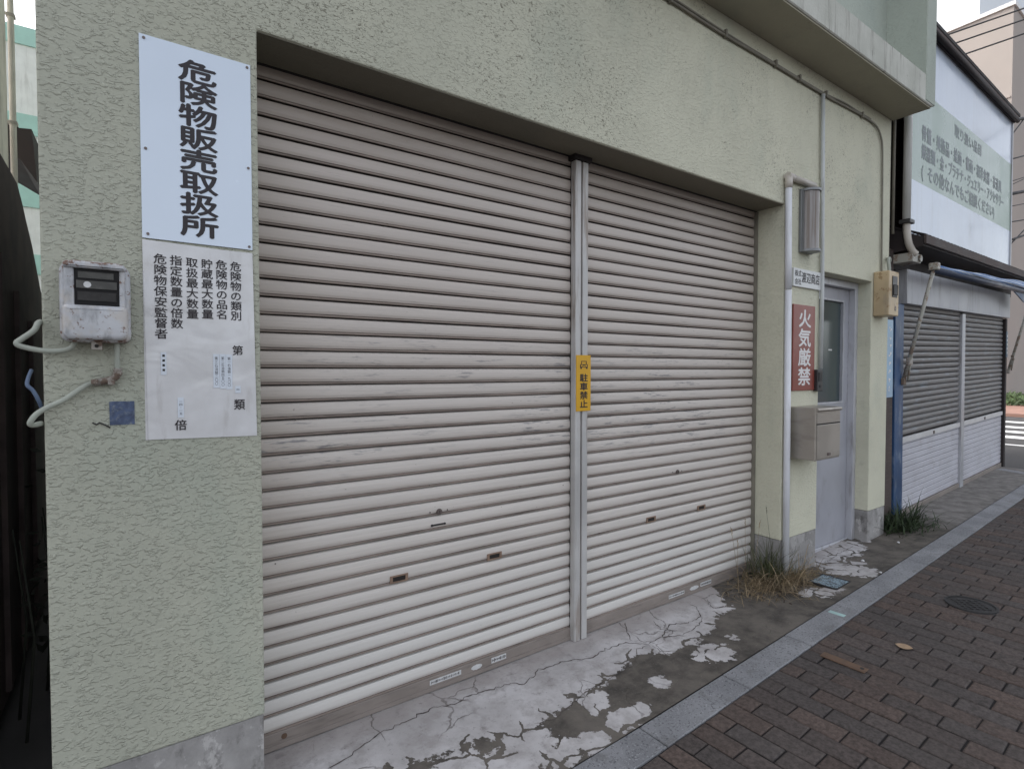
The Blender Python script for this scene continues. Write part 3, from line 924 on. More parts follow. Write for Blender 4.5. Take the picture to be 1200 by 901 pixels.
def finger_pull(parent, cx, cz):
    f = MB()
    w, h = 0.041, 0.016
    y0, y1 = YS - 0.0075, YS - 0.002
    f.box(cx - w, cx + w, y0, y1, cz + h - .006, cz + h); f.box(cx - w, cx + w, y0, y1, cz - h, cz - h + .006)
    f.box(cx - w, cx - w + .012, y0, y1, cz - h + .006, cz + h - .006); f.box(cx + w - .012, cx + w, y0, y1, cz - h + .006, cz + h - .006)
    f.box(cx - w + .012, cx + w - .012, YS - .0045, YS - .002, cz - h + .006, cz + h - .006, 1)
    f.build("finger_pull", [MT['finger'], MT['groove']], parent)
def lock(parent, cx, cz, slot=True):
    f = MB()
    f.disc((cx, YS - 0.002, cz), (0, -1, 0), 0.0135, 0.006, 20)
    f.disc((cx, YS - 0.008, cz), (0, -1, 0), 0.009, 0.002, 16)
    f.box(cx - .0015, cx + .0015, YS - .0112, YS - .0102, cz - .005, cz + .005, 1)
    for dx in (-0.045, 0.042):
        f.disc((cx + dx, YS - 0.0025, cz + .002), (0, -1, 0), 0.003, 0.002, 10, 1)
    f.build("lock", [MT['screw'], MT['groove']], parent)
    if slot:
        g = MB()
        g.box(cx - .038, cx + .03, YS - .0052, YS - .003, cz - .062, cz - .054, 0, 0.0008)
        g.disc((cx - .036, YS - .003, cz - .058), (0, -1, 0), .006, .003, 12)
        g.disc((cx + .028, YS - .003, cz - .058), (0, -1, 0), .005, .003, 12)
        g.build("slot_plate", MT['blackplastic'], parent)
finger_pull(shL, 0.918, 0.545); finger_pull(shL, 1.408, 0.545)
finger_pull(shR, 2.53, 0.545); finger_pull(shR, 3.018, 0.545)
lock(shL, 1.112, 0.805); lock(shR, 2.775, 0.805, False)
g = MB()
g.disc((0.445, YS - .0122, 0.045), (0, -1, 0), .011, .0012, 9)
g.build("rust_spot", MT['rustplate'], shL)
g = MB()
for (cx, cz) in ((0.372 + .05, .71), (1.065, .93), (1.56, .862), (1.84, .835), (0.50, 1.25)):
    g.disc((cx, YS - .0030, cz), (0, -1, 0), .0028, .0015, 8)
g.build("screw", MT['screw'], shL)
def bar_sticker(parent, x0, x1, z0, z1, marks, oval=False):
    f = MB()
    y = YS - 0.0126
    if oval:
        cx, cz, rx, rz = (x0 + x1) / 2, (z0 + z1) / 2, (x1 - x0) / 2, (z1 - z0) / 2
        f.prism([(cx + rx * math.cos(i * .314), y, cz + rz * math.sin(i * .314) * (1 + .1 * math.sin(i * 3))) for i in range(20)], (0, -0.0005, 0))
    else:
        f.box(x0, x1, y - .0005, y, z0, z1)
    if marks:
        w = (x1 - x0)
        q = x0 + w * .04
        while q < x1 - w * .06:
            ww = random.uniform(.002, .005)
            zz = (z0 + z1) / 2
            hh = (z1 - z0) * random.uniform(.12, .3)
            f.box(q, q + ww, y - .0011, y - .0007, zz - hh, zz + hh, 1)
            q += ww + random.uniform(.002, .005)
    f.build("sticker", [MT['sticker'], MT['ink']], parent)
bar_sticker(shL, 1.058, 1.218, 0.032, 0.054, True); bar_sticker(shL, 1.272, 1.332, 0.028, 0.052, False, True); bar_sticker(shL, 1.385, 1.470, 0.030, 0.056, True)
bar_sticker(shR, 2.690, 2.840, 0.024, 0.046, True); bar_sticker(shR, 2.895, 2.985, 0.024, 0.050, False, True); bar_sticker(shR, 3.005, 3.120, 0.028, 0.054, True)
# removable centre post and side guides
mb = MB()
mb.box(1.886, 1.925, 0.166, 0.205, 0.0, 2.530, 0, 0.003)
mb.box(1.937, 1.975, 0.166, 0.205, 0.0, 2.530, 0, 0.003)
mb.box(1.925, 1.937, 0.180, 0.203, 0.002, 2.528, 1)
mb.build("shutter_post", [MT['post'], MT['slat_lip']], B)
mb = MB().box(1.87, 1.99, 0.155, 0.215, 2.531, 2.556)
mb.build("post_bracket", MT['blackwood'], B)
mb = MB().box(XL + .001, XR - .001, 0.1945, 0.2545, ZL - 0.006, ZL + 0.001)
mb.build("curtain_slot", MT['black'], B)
for x0, x1 in ((XL + .002, XL + .012), (XR - .012, XR - .002)):
    mb = MB().box(x0, x1, 0.186, 0.245, 0.0, 2.55)
    mb.build("guide_rail", MT['cable_dark'], B)

# entrance door -------------------------------------------------------------
D = MB()
D.box(DX0 + .001, DX0 + .05, 0.10, 0.20, 0.0, DZ - .002, 0, 0.002)
D.box(DX1 - .05, DX1 - .001, 0.10, 0.20, 0.0, DZ - .002, 0, 0.002)
D.box(DX0 + .051, DX1 - .051, 0.10, 0.20, DZ - .055, DZ - .003, 0, 0.002)
df = D.build("door_frame", MT['frame'], B)
D = MB()
LX0, LX1, LZ0, LZ1 = DX0 + .053, DX1 - .053, 0.03, DZ - .058
GX0, GX1, GZ0, GZ1 = LX0 + .10, LX1 - .105, 1.185, 2.0
wall_cells(D, [LX0, GX0, GX1, LX1], [LZ0, GZ0, GZ1, LZ1], [(GX0, GX1, GZ0, GZ1)], 0.15, 0.19)
dl = D.build("door", MT['door'], B)
D = MB()
D.box(GX0 - .012, GX1 + .012, 0.143, 0.1495, GZ1, GZ1 + .014); D.box(GX0 - .012, GX1 + .012, 0.143, 0.1495, GZ0 - .014, GZ0)
D.box(GX0 - .012, GX0, 0.143, 0.1495, GZ0, GZ1); D.box(GX1, GX1 + .012, 0.143, 0.1495, GZ0, GZ1)
D.build("glazing_bead", MT['frame'], dl)
MB().box(GX0 + .001, GX1 - .001, 0.166, 0.172, GZ0 + .001, GZ1 - .001).build("glass_pane", MT['doorglass'], dl)
D = MB()
D.disc((LX0 + .05, 0.149, 1.0), (0, -1, 0), .026, .012, 20); D.tube([(LX0 + .05, 0.138, 1.0), (LX0 + .05, 0.105, 1.0)], .010, 10)
D.disc((LX0 + .05, 0.105, 1.0), (0, -1, 0), .026, .03, 20)
D.build("handle", MT['steel'], dl)
MB().box(4.60, 4.66, 0.1645, 0.1655, 1.60, 1.612).build("label_strip", MT['sticker'], dl)
MB().box(DX0 + .002, DX1 - .002, 0.135, 0.24, -0.02, 0.028, 0, .003).build("threshold", MT['frame'], B)

# ================================================================== SIGNS ON THE WALL
def screws(name, pts, y, parent, r=0.0042):
    for (x, z) in pts:
        f = MB(); f.disc((x, y, z), (0, -1, 0), r, .002, 12)
        f.build("screw", MT['screw'], parent)
# big white sign
sg = thing("wall_sign", "tall white panel with one column of bold black characters, above the paper notice", "sign", (0.17, -0.004, 1.835))
MB().box(0.0217, 0.3217, -0.005, -0.001, 1.8350, 2.4347, 0, .0006).build("panel", MT['white_sign'], sg)
L = MB()
column(L, "危険物販売取扱所", 0.172, 2.397, 1.856, 0.108, -0.0056, 0.0027, 1.04)
L.build("lettering", MT['ink'], sg)
screws("screw", [(0.034, 2.424), (0.312, 2.424), (0.034, 2.10), (0.312, 2.10), (0.036, 1.848), (0.312, 1.845)], -0.005, sg)
# paper notice in plastic film
sg = thing("notice_sign", "off-white film-covered notice with six columns of black characters, under the white panel", "sign", (0.17, -0.003, 1.228))
n1 = MB()
NXX, NZZ = 14, 24
tilt = R(-0.35)
for i in range(NXX + 1):
    for j in range(NZZ + 1):
        x, z = 0.0215 + 0.3 * i / NXX, 1.2268 + 0.6 * j / NZZ
        n1.v.append((x + (z - 1.83) * -0.012, -0.0030 - 0.0012 * (0.5 + 0.5 * mnoise.noise(Vector((x * 9, z * 7, 1)))), z + 0.004 * (0.17 - x) / 0.15))
for i in range(NXX):
    for j in range(NZZ):
        q = i * (NZZ + 1) + j
        n1.f.append((q, q + NZZ + 1, q + NZZ + 2, q + 1)); n1.m.append(0); n1.sm.append(True)
n1.add([(0.0215, -.0005, 1.23), (0.3215, -.0005, 1.23), (0.3215, -.0005, 1.826), (0.0215, -.0005, 1.826)], [(0, 1, 2, 3)], 0)
n1.build("sheet", MT['notice'], sg)
L = MB()
y = -0.0048
column(L, "危険物の類別", 0.271, 1.792, 1.601, 0.0335, y, 0.0005)
column(L, "危険物の品名", 0.230, 1.793, 1.603, 0.0335, y, 0.0005)
column(L, "貯蔵最大数量", 0.1895, 1.791, 1.602, 0.0335, y, 0.0005)
column(L, "取扱最大数量", 0.1485, 1.791, 1.600, 0.0335, y, 0.0005)
column(L, "指定数量の倍数", 0.1065, 1.793, 1.568, 0.0335, y, 0.0005)
column(L, "危険物保安監督者", 0.0655, 1.793, 1.535, 0.0345, y, 0.0005)
put(L, "第", 0.274, 1.505, 0.0335, 0.0335, y, 0.0005)
put(L, "類", 0.277, 1.329, 0.0335, 0.037, y, 0.0005)
put(L, "倍", 0.1125, 1.271, 0.0335, 0.0345, y, 0.0005)
L.build("lettering", MT['ink'], sg)
for (x0, x1, z0, z1, tx) in ((0.239, 0.257, 1.379, 1.491, "第一石油類一九〇〇"), (0.2215, 0.2385, 1.381, 1.492, "第二石油類四五〇〇"), (0.203, 0.2205, 1.384, 1.492, "第三石油類二〇〇"),
                             (0.063, 0.0775, 1.426, 1.495, ""), (0.105, 0.121, 1.294, 1.356, "一四・一五"), (0.265, 0.281, 1.366, 1.389, "四")):
    s_ = MB(); s_.box(x0, x1, -0.0052, -0.0046, z0, z1)
    lab = s_.build("label_strip", MT['paper'], sg)
    if tx:
        L = MB(); column(L, tx, (x0 + x1) / 2, z1 - .008, z0 + .008, 0.0095, -0.0055, 0.0)
        L.build("lettering", MT['ink'], lab)
    else:
        L = MB()
        for q in range(4): L.box(x0 + .004, x1 - .004, -.0055, -.0053, z1 - .014 - q * .0145, z1 - .007 - q * .0145)
        L.build("print_mark", MT['greydial'], lab)
# red fire sign
sg = thing("fire_sign", "narrow dark red sign with four white characters beside the steel mailbox", "sign", (3.867, -0.004, 1.298))
MB().box(3.7173, 4.0173, -0.012, -0.001, 1.298, 1.898, 0, .004, 2).build("panel", MT['red'], sg)
L = MB()
column(L, "火気厳禁", 3.872, 1.872, 1.330, 0.178, -0.0126, 0.0038, 0.98)
L.build("lettering", MT['white_ink'], sg)
# name plate
sg = thing("name_plate", "small white plate with handwritten black company name under the wall lamp", "sign", (3.895, -0.006, 2.02))
MB().box(3.705, 4.080, -0.016, -0.001, 2.0185, 2.1445, 0, .0015).build("panel", MT['plate'], sg)
L = MB()
for ch, cx, cz in (("株", 3.742, 2.110), ("式", 3.786, 2.110), ("会", 3.742, 2.054), ("社", 3.786, 2.054)):
    put(L, ch, cx, cz, 0.042, 0.046, -0.0166, 0.001)
row(L, "渡辺商店", 3.812, 4.064, 2.089, 0.078, -0.0166, 0.0018)
L.build("lettering", MT['ink'], sg)
# yellow no-parking sign on the post
sg = thing("parking_sign", "narrow yellow no parking sign with car symbol on the shutter post", "sign", (1.94, 0.16, 1.225))
MB().box(1.888, 1.990, 0.160, 0.1645, 1.225, 1.520, 0, .001).build("panel", MT['yellow'], sg)
L = MB()
column(L, "駐車禁止", 1.940, 1.424, 1.240, 0.058, 0.1595, 0.0014, 0.95)
L.build("lettering", MT['ink'], sg)
L = MB()
cx, cz, y = 1.940, 1.468, 0.1586
L.box(cx - .026, cx + .026, y, y + .0006, cz - .012, cz + .004); L.box(cx - .019, cx - .015, y, y + .0006, cz + .004, cz + .021)
L.box(cx + .015, cx + .019, y, y + .0006, cz + .004, cz + .021); L.box(cx - .015, cx + .015, y, y + .0006, cz + .018, cz + .021)
L.box(cx - .025, cx - .014, y, y + .0006, cz - .020, cz - .012); L.box(cx + .014, cx + .025, y, y + .0006, cz - .020, cz - .012)
for dx in (-.015, .015): L.disc((cx + dx, y, cz - .004), (0, -1, 0), .0058, .0004, 12, 1)
L.box(cx - .006, cx + .006, y - .0005, y - .0001, cz - .009, cz - .002, 1)
L.build("car_symbol", [MT['ink'], MT['yellow']], sg)
# worn blue sticker and scraps of tape
mb = MB().box(-0.0645, -0.0045, -0.0022, -0.0005, 1.280, 1.349)
tag(mb.build("blue_sticker", MT['bluetag'], base=(-0.035, 0, 1.28)), "worn dark blue square sticker on the stucco below the electric meter", "sticker")
mb = MB()
tp = [(-0.104, 1.290), (-0.095, 1.284), (-0.088, 1.289), (-0.078, 1.283), (-0.070, 1.279), (-0.064, 1.273)]
mb.tube([(x, -0.004 - .003 * math.sin(i * 2), z) for i, (x, z) in enumerate(tp)], .0022, 6)
tag(mb.build("tape_scrap", MT['tape'], base=(-0.085, 0, 1.28)), "thin curled black tape scrap on the stucco left of the blue sticker", "tape")

# ================================================================== ELECTRIC METER (LEFT)
mt = thing("electric_meter", "rusty pale grey electric meter with dark window on the stucco pier", "electric meter", (-0.088, 0, 1.512))
mb = MB()
hx0, hx1, hz0, hz1 = -0.167, -0.009, 1.518, 1.744
def shell(mb, outline, y0, y1, bev, seg=4):
    """outline (x, z) pushed forward from y0 to y1, its front rim rounded"""
    bm = bmesh.new()
    back = [bm.verts.new((x, y0, z)) for x, z in outline]
    front = [bm.verts.new((x, y1, z)) for x, z in outline]
    n = len(outline)
    ff = bm.faces.new(front); bm.faces.new(back[::-1])
    for i in range(n):
        bm.faces.new((back[i], back[(i + 1) % n], front[(i + 1) % n], front[i]))
    bmesh.ops.recalc_face_normals(bm, faces=list(bm.faces))
    bmesh.ops.bevel(bm, geom=list(ff.edges), offset=bev, segments=seg, profile=0.5, affect='EDGES')
    bm.verts.index_update()
    mb.add([v.co.copy() for v in bm.verts], [[v.index for v in f.verts] for f in bm.faces], 0, True)
    bm.free()
def rounded(x0, x1, z0, z1, rb, rtp, arch=0.0):
    pts = []
    for cx, cz, r, a0 in ((x1 - rb, z0 + rb, rb, -90), (x1 - rtp, z1 - rtp, rtp, 0), (x0 + rtp, z1 - rtp, rtp, 90), (x0 + rb, z0 + rb, rb, 180)):
        for k in range(6):
            a = R(a0 + 18 * k)
            x, z = cx + r * math.cos(a), cz + r * math.sin(a)
            pts.append((x, z))
    return [(x, z + (arch * (1 - ((x - (x0 + x1) / 2) / ((x1 - x0) / 2)) ** 2) if z > (z0 + z1) / 2 else 0)) for x, z in pts]
shell(mb, rounded(hx0, hx1, hz0, hz1 - .006, .022, .030, .007), -0.001, -0.072, .014)
wx0, wx1, wz0, wz1 = -0.133, -0.035, 1.620, 1.717
mb.box(hx0 + .012, wx0 - .0005, -0.084, -0.0705, wz0 - .006, wz1 + .012, 0, .004, 3)
mb.box(wx1 + .0005, hx1 - .012, -0.084, -0.0705, wz0 - .006, wz1 + .012, 0, .004, 3)
shell(mb, [(x, z) for x, z in rounded(hx0 + .010, hx1 - .010, wz1, hz1 - .010, .004, .010, .005)], -0.0705, -0.094, .006)
shell(mb, rounded(hx0 + .006, hx1 - .006, hz0 + .006, wz0 - .002, .022, .012), -0.0705, -0.097, .013)
mb.build("housing", MT['meter'], mt)
mb = MB()
mb.box(wx0, wx1, -0.079, -0.0755, wz0 - .003, wz1)
mb.build("window", MT['glass_dark'], mt)
mb = MB()
mb.box(wx0 + .008, wx1 - .012, -0.081, -0.0792, 1.692, 1.709, 2); mb.box(wx0 + .004, wx1 - .005, -0.083, -0.0792, 1.664, 1.685, 2); mb.box(wx0 + .006, wx1 - .006, -0.082, -0.0792, 1.630, 1.655, 0, .001)
mb.disc((wx0 + .028, -0.0832, 1.674), (0, -1, 0), .0085, .001, 16, 1)
mb.build("dial", [MT['greydial'], MT['sticker'], M("meter_plate_grey", (0.10, 0.098, 0.092), 0.5, 0.25, 30, spec=0.2)], mt)
mb = MB()
mb.box(-0.100, -0.076, -0.066, -0.030, 1.498, 1.5195); mb.disc((-0.088, -0.0662, 1.508), (0, -1, 0), .005, .002, 10, 1)
mb.build("sealing_bracket", [MT['rust'], MT['groove']], mt)
# cables at the meter
w1 = [(-0.214, 0.015, 1.574), (-0.217, -0.014, 1.568), (-0.224, -0.024, 1.548), (-0.250, -0.032, 1.522), (-0.258, -0.035, 1.512), (-0.247, -0.035, 1.503), (-0.21, -0.033, 1.494), (-0.175, -0.03, 1.493), (-0.150, -0.03, 1.500), (-0.140, -0.032, 1.512), (-0.138, -0.034, 1.524)]
c1 = MB().tube(smooth(w1, 6), 0.0072, 10)
tag(c1.build("meter_cable", MT['cable'], base=(-0.2, -0.03, 1.5)), "upper pale cable looping from the wall edge to the meter's underside", "cable", "cables at the rusty electric meter")
w2 = [(-0.044, -0.032, 1.524), (-0.044, -0.030, 1.48), (-0.044, -0.026, 1.436), (-0.050, -0.02, 1.418), (-0.075, -0.016, 1.408), (-0.108, -0.015, 1.402), (-0.135, -0.017, 1.383), (-0.165, -0.02, 1.358), (-0.196, -0.022, 1.341), (-0.222, -0.024, 1.322), (-0.236, -0.022, 1.300), (-0.233, -0.010, 1.291), (-0.218, 0.02, 1.292)]
c2 = thing("meter_cable", "lower pale cable with a rusty joint running from the meter to the wall edge", "cable", (-0.13, -0.02, 1.4), "cables at the rusty electric meter")
MB().tube(smooth(w2, 6), 0.0072, 10).build("sheath", MT['cable'], c2)
mb = MB()
mb.tube(smooth([(-0.042, -0.028, 1.447), (-0.046, -0.024, 1.424), (-0.058, -0.02, 1.414), (-0.078, -0.017, 1.409), (-0.100, -0.015, 1.404)], 4), [0.011] + [0.0105] * 15 + [0.009], 8)
for x, z in ((-0.096, 1.408), (-0.058, 1.405), (-0.04, 1.432)):
    mb.box(x - .008, x + .008, -0.036, -0.004, z - .007, z + .007, 0, .002)
mb.build("joint_tape", MT['rust'], c2)
w3 = [(-0.24, 0.05, 1.44), (-0.243, 0.02, 1.42), (-0.243, 0.0, 1.400), (-0.232, 0.0, 1.385), (-0.222, 0.005, 1.36), (-0.216, 0.03, 1.33)]
tag(MB().tube(smooth(w3, 5), 0.005, 8).build("blue_wire", MT['cable_blue'], base=(-0.23, 0.02, 1.38)), "thin blue wire hanging at the wall edge below the meter cables", "cable")

# ================================================================== RIGHT PIER FITTINGS
# wall lamp
lp = thing("wall_lamp", "grey framed wall lamp with a half-round brownish diffuser above the name plate", "lamp", (3.875, 0, 2.25))
mb = MB()
lx0, lx1, lz0, lz1 = 3.795, 3.945, 2.262, 2.692
mb.box(lx0 - .004, lx1 + .004, -0.020, -0.001, lz0 - .002, lz1 + .002, 0, .002)
mb.box(lx0 + .002, lx0 + .018, -0.032, -0.0205, lz0 + .010, lz1 - .010)
mb.build("back_plate", MT['lampframe'], lp)
def half(mb, z0, z1, rx, ry, n=14, mi=0):
    cx = (lx0 + lx1) / 2
    poly = [(cx - rx * math.cos(math.pi * i / n), -0.0205 - ry * math.sin(math.pi * i / n), z0) for i in range(n + 1)]
    mb.prism(poly, (0, 0, z1 - z0), mi)
mb = MB(); half(mb, lz0 + .016, lz1 - .016, .066, .075)
for i in range(len(mb.sm)): mb.sm[i] = False
mb.build("diffuser", MT['diffuser'], lp)
for z0, z1 in ((lz0, lz0 + .0155), (lz1 - .0155, lz1)):
    mb = MB(); half(mb, z0, z1, .075, .086)
    mb.build("end_cap", MT['lampframe'], lp)
# white downpipe / conduit with elbow to the lamp
dp = thing("downpipe", "white plastic pipe standing beside the shutter opening, bent over at the top", "pipe", (3.632, -0.026, 0))
mb = MB().tube([(3.632, -0.026, -0.02), (3.628, -0.026, 1.0), (3.619, -0.026, 1.98)], 0.021, 14)
mb.build("lower_pipe", MT['pvc'], dp)
mb = MB().tube([(3.619, -0.026, 1.986), (3.614, -0.026, 2.20), (3.606, -0.026, 2.69)], 0.021, 14)
mb.build("upper_pipe", MT['pvc'], dp)
mb = MB()
mb.tube([(3.606, -0.026, 2.660), (3.606, -0.026, 2.735)], 0.0245, 14); mb.tube([(3.590, -0.026, 2.738), (3.66, -0.026, 2.738)], 0.0245, 14)
mb.build("elbow", MT['pvc_old'], dp)
mb = MB().tube([(3.66, -0.026, 2.738), (3.955, -0.024, 2.742)], 0.021, 14); mb.tube([(3.955, -0.024, 2.742), (3.985, -0.010, 2.742)], 0.016, 12)
mb.build("top_arm", MT['pvc_old'], dp)
# grey conduit down to the black door-phone
cd = thing("grey_conduit", "thin grey conduit dropping from the overhead cable down to the black door phone", "pipe", (4.105, -0.02, 1.46))
MB().tube([(4.066, -0.020, 3.412), (4.080, -0.020, 2.7), (4.095, -0.020, 2.0), (4.088, -0.020, 1.45)], 0.0135, 12).build("tube", MT['conduit'], cd)
ph = thing("door_phone", "small black door phone box beside the red sign at the door edge", "door phone", (4.06, 0, 1.29))
MB().box(4.018, 4.096, -0.034, -0.001, 1.290, 1.446, 0, .005, 2).build("case", MT['blackplastic'], ph)
mb = MB().box(4.034, 4.080, -0.0375, -0.0345, 1.36, 1.425); mb.disc((4.057, -0.0345, 1.325), (0, -1, 0), .010, .003, 14)
mb.build("button_panel", MT['iron'], ph)
# mailbox
mbx = thing("mailbox", "stainless steel mailbox on the pier between the downpipe and the door", "mailbox", (3.87, 0, 0.83))
mb = MB().box(3.690, 4.030, -0.185, -0.001, 0.836, 1.190, 0, .008, 3)
mb.build("body", MT['steel'], mbx)
mb = MB().tube([(3.692, -0.186, 1.176), (4.028, -0.186, 1.176)], 0.014, 12)
mb.box(3.700, 4.020, -0.1885, -0.1855, 1.085, 1.155, 0, .002)
mb.build("slot_flap", MT['steel'], mbx)
mb = MB().box(3.700, 4.020, -0.1895, -0.1855, 0.850, 1.075, 0, .002)
dd = mb.build("door", MT['steel'], mbx)
mb = MB().box(3.842, 3.878, -0.196, -0.1898, 0.862, 0.882, 0, .002)
mb.build("latch", MT['screw'], dd)
MB().box(3.698, 4.022, -0.1875, -0.1855, 1.0755, 1.0845).build("seam", MT['groove'], mbx)
# beige meter box
mb2 = thing("meter_box", "stained beige plastic meter box on the corner of the building beside the door", "meter box", (5.08, 0, 1.885))
MB().box(4.985, 5.178, -0.115, -0.001, 1.885, 2.246, 0, .008, 2).build("box", MT['beige_box'], mb2)
mb = MB().box(5.040, 5.138, -0.120, -0.1155, 2.035, 2.205, 0, .003)
wfr = mb.build("window_frame", MT['blackplastic'], mb2)
MB().box(5.050, 5.128, -0.125, -0.1205, 2.050, 2.135, 0, .006, 2).build("window", MT['greydial'], wfr)
MB().box(5.098, 5.128, -0.1165, -0.1155, 1.925, 1.965).build("stain_tag", MT['rust'], mb2)
# cable under the slab with its clips
cb = thing("wall_cable", "dark twin cable clipped under the overhanging slab, running down to the beige meter box", "cable", (4.0, -0.012, 3.42))
pth = [(-0.19, 3.445), (0.9, 3.440), (1.7, 3.437), (2.384, 3.436), (2.819, 3.424), (3.363, 3.424), (4.064, 3.420), (4.40, 3.428), (4.628, 3.434), (4.86, 3.432), (4.98, 3.410), (5.05, 3.350), (5.080, 3.26), (5.090, 3.0), (5.100, 2.46), (5.106, 2.26)]
MB().tube(smooth([(x, -0.013, z) for x, z in pth], 6), 0.0075, 8).build("sheath", MT['cable_dark'], cb)
MB().tube(smooth([(x, -0.011, z + .018 + .006 * math.sin(x * 9)) for x, z in pth[:10]], 6), 0.006, 8).build("second_sheath", MT['cable_dark'], cb)
for x, z in ((0.1, 3.448), (0.65, 3.447), (1.2, 3.447), (1.8, 3.446), (2.4, 3.444), (2.9, 3.433), (3.45, 3.432), (3.75, 3.43), (4.12, 3.43), (4.7, 3.436)):
    MB().box(x - .008, x + .008, -0.026, -0.001, z - .022, z + .024, 0, .002).build("clip", MT['cable_dark'], cb)
hc = [(5.16, -0.05, 2.25), (5.165, -0.045, 2.30), (5.19, -0.03, 2.365), (5.23, -0.02, 2.385), (5.272, -0.010, 2.37), (5.295, 0.02, 2.34)]
tag(MB().tube(smooth(hc, 6), 0.013, 10).build("conduit_hook", MT['cable'], base=(5.2, -0.03, 2.25)), "short pale hose arching from the top of the beige meter box round the corner", "pipe")

# ================================================================== NEIGHBOURING SHOP
na, ns = R(2.05), R(1.3)
nu = Vector((math.cos(na) * math.cos(ns), math.sin(na) * math.cos(ns), math.sin(ns)))
nn_ = Vector((-math.sin(na), math.cos(na), 0))
nw = nu.cross(nn_)
NM = Matrix(((nu.x, nn_.x, nw.x, 5.33), (nu.y, nn_.y, nw.y, 0.05), (nu.z, nn_.z, nw.z, 0.0), (0, 0, 0, 1)))
H = thing("neighbour_shop", "old shop with grey and white roller shutters and dark wooden eaves", "building", None, matrix=NM)
def P(mbd, name, m, par=H):
    return mbd.build(name, m, par)
mb = MB()
mb.box(0.03, 4.24, 0.10, 5.5, -0.1, 4.42)
P(mb, "wall", MT['wood'])
mb = MB().box(0.03, 0.245, -0.005, 0.095, -0.05, 2.50)
P(mb, "side_board", MT['wood'])
mb = MB().box(0.262, 0.47, -0.018, 0.09, -0.05, 2.03, 0, .004)
P(mb, "corner_post", MT['bluepaint'])
mb = MB().box(4.155, 4.235, -0.02, 0.09, -0.02, 2.03, 0, .003)
P(mb, "end_post", MT['blackwood'])
mb = MB().box(2.285, 2.395, -0.012, 0.06, 0.0, 2.02, 0, .003)
P(mb, "centre_post", MT['alu'])
def shop_shutter(t0, t1):
    mb = MB()
    p = 0.056
    h = 0.785 + 0.03
    while h < 2.03:
        mb.add([(t0, .030, h), (t1, .030, h), (t1, .030, h + .006), (t0, .030, h + .006)], [(0, 1, 2, 3)], 1)
        pr = [(.006, .030), (.006, .018), (.014, .012), (.030, .008), (.046, .012), (.054, .024), (.056, .030)]
        for (za, ya), (zb, yb) in zip(pr, pr[1:]):
            mb.add([(t0, ya, h + za), (t1, ya, h + za), (t1, yb, h + zb), (t0, yb, h + zb)], [(0, 1, 2, 3)], 0)
        h += p
    h = 0.115
    while h < 0.74:
        hh = min(h + p, .752)
        pr = [(0, .024), (.004, .024), (.004, .013), (.012, .010), (hh - h - .004, .010), (hh - h, .016)]
        for k_, ((za, ya), (zb, yb)) in enumerate(zip(pr, pr[1:])):
            mb.add([(t0, ya, h + za), (t1, ya, h + za), (t1, yb, h + zb), (t0, yb, h + zb)], [(0, 1, 2, 3)], 1 if k_ == 0 else 2)
        h += p
    sh = mb.build("roller_shutter", [MT['slatgrey'], MT['groove'], MT['slatwhite']], H)
    MB().box(t0, t1, -0.004, .024, .755, .803, 0, .002).build("middle_rail", MT['whitebar'], sh)
    MB().box(t0, t1, 0.0, .024, .050, .113, 0, .002).build("bottom_bar", MT['bar'], sh)
    MB().box((t0 + t1) / 2 - .014, (t0 + t1) / 2 + .014, -0.012, -.0045, .762, .795, 0, .002).build("lock", MT['screw'], sh)
shop_shutter(0.475, 2.283)
shop_shutter(2.397, 4.152)
mb = MB().box(0.30, 4.22, -0.022, 0.12, -0.06, 0.022, 0, .004)
P(mb, "sill", MT['base'])
mb = MB().box(0.445, 4.215, -0.048, 0.085, 2.035, 2.345, 0, .003)
P(mb, "shutter_box", MT['boxgrey'])
# lower eave: dark boards with ribs, reaching out over the shutters
mb = MB()
mb.prism([(0.24, 0.09, 2.72), (0.24, -0.22, 2.575), (0.24, -0.22, 2.50), (0.24, 0.09, 2.46)], (4.51, 0, 0), 0)
mb.box(0.25, 4.74, -0.242, -0.221, 2.515, 2.590, 1, .003)
for i in range(44):
    t_ = 0.27 + i * 0.1
    mb.prism([(t_, -0.236, 2.598), (t_, 0.08, 2.745), (t_, 0.08, 2.727), (t_, -0.236, 2.592)], (0.03, 0, 0), 0)
P(mb, "lower_eave", [MT['blackwood'], MT['wood']])
mb = MB().box(0.30, 4.72, 0.04, 0.088, 2.347, 2.47)
P(mb, "eave_board", MT['blackwood'])
# top eave
mb = MB()
mb.box(-0.02, 4.02, -0.10, 0.25, 4.50, 4.60)
mb.box(-0.02, 4.03, -0.135, -0.1005, 4.535, 4.60, 1, .004)
mb.tube([(-0.02, -0.125, 4.51), (4.02, -0.125, 4.51)], .022, 8, 0)
P(mb, "top_eave", [MT['blackwood'], MT['wood']])
mb = MB().prism([(-0.05, -0.14, 4.605), (-0.05, 3.0, 5.4), (-0.05, 3.0, 5.32), (-0.05, -0.14, 4.57)], (4.12, 0, 0))
P(mb, "roof", MT['blackwood'])

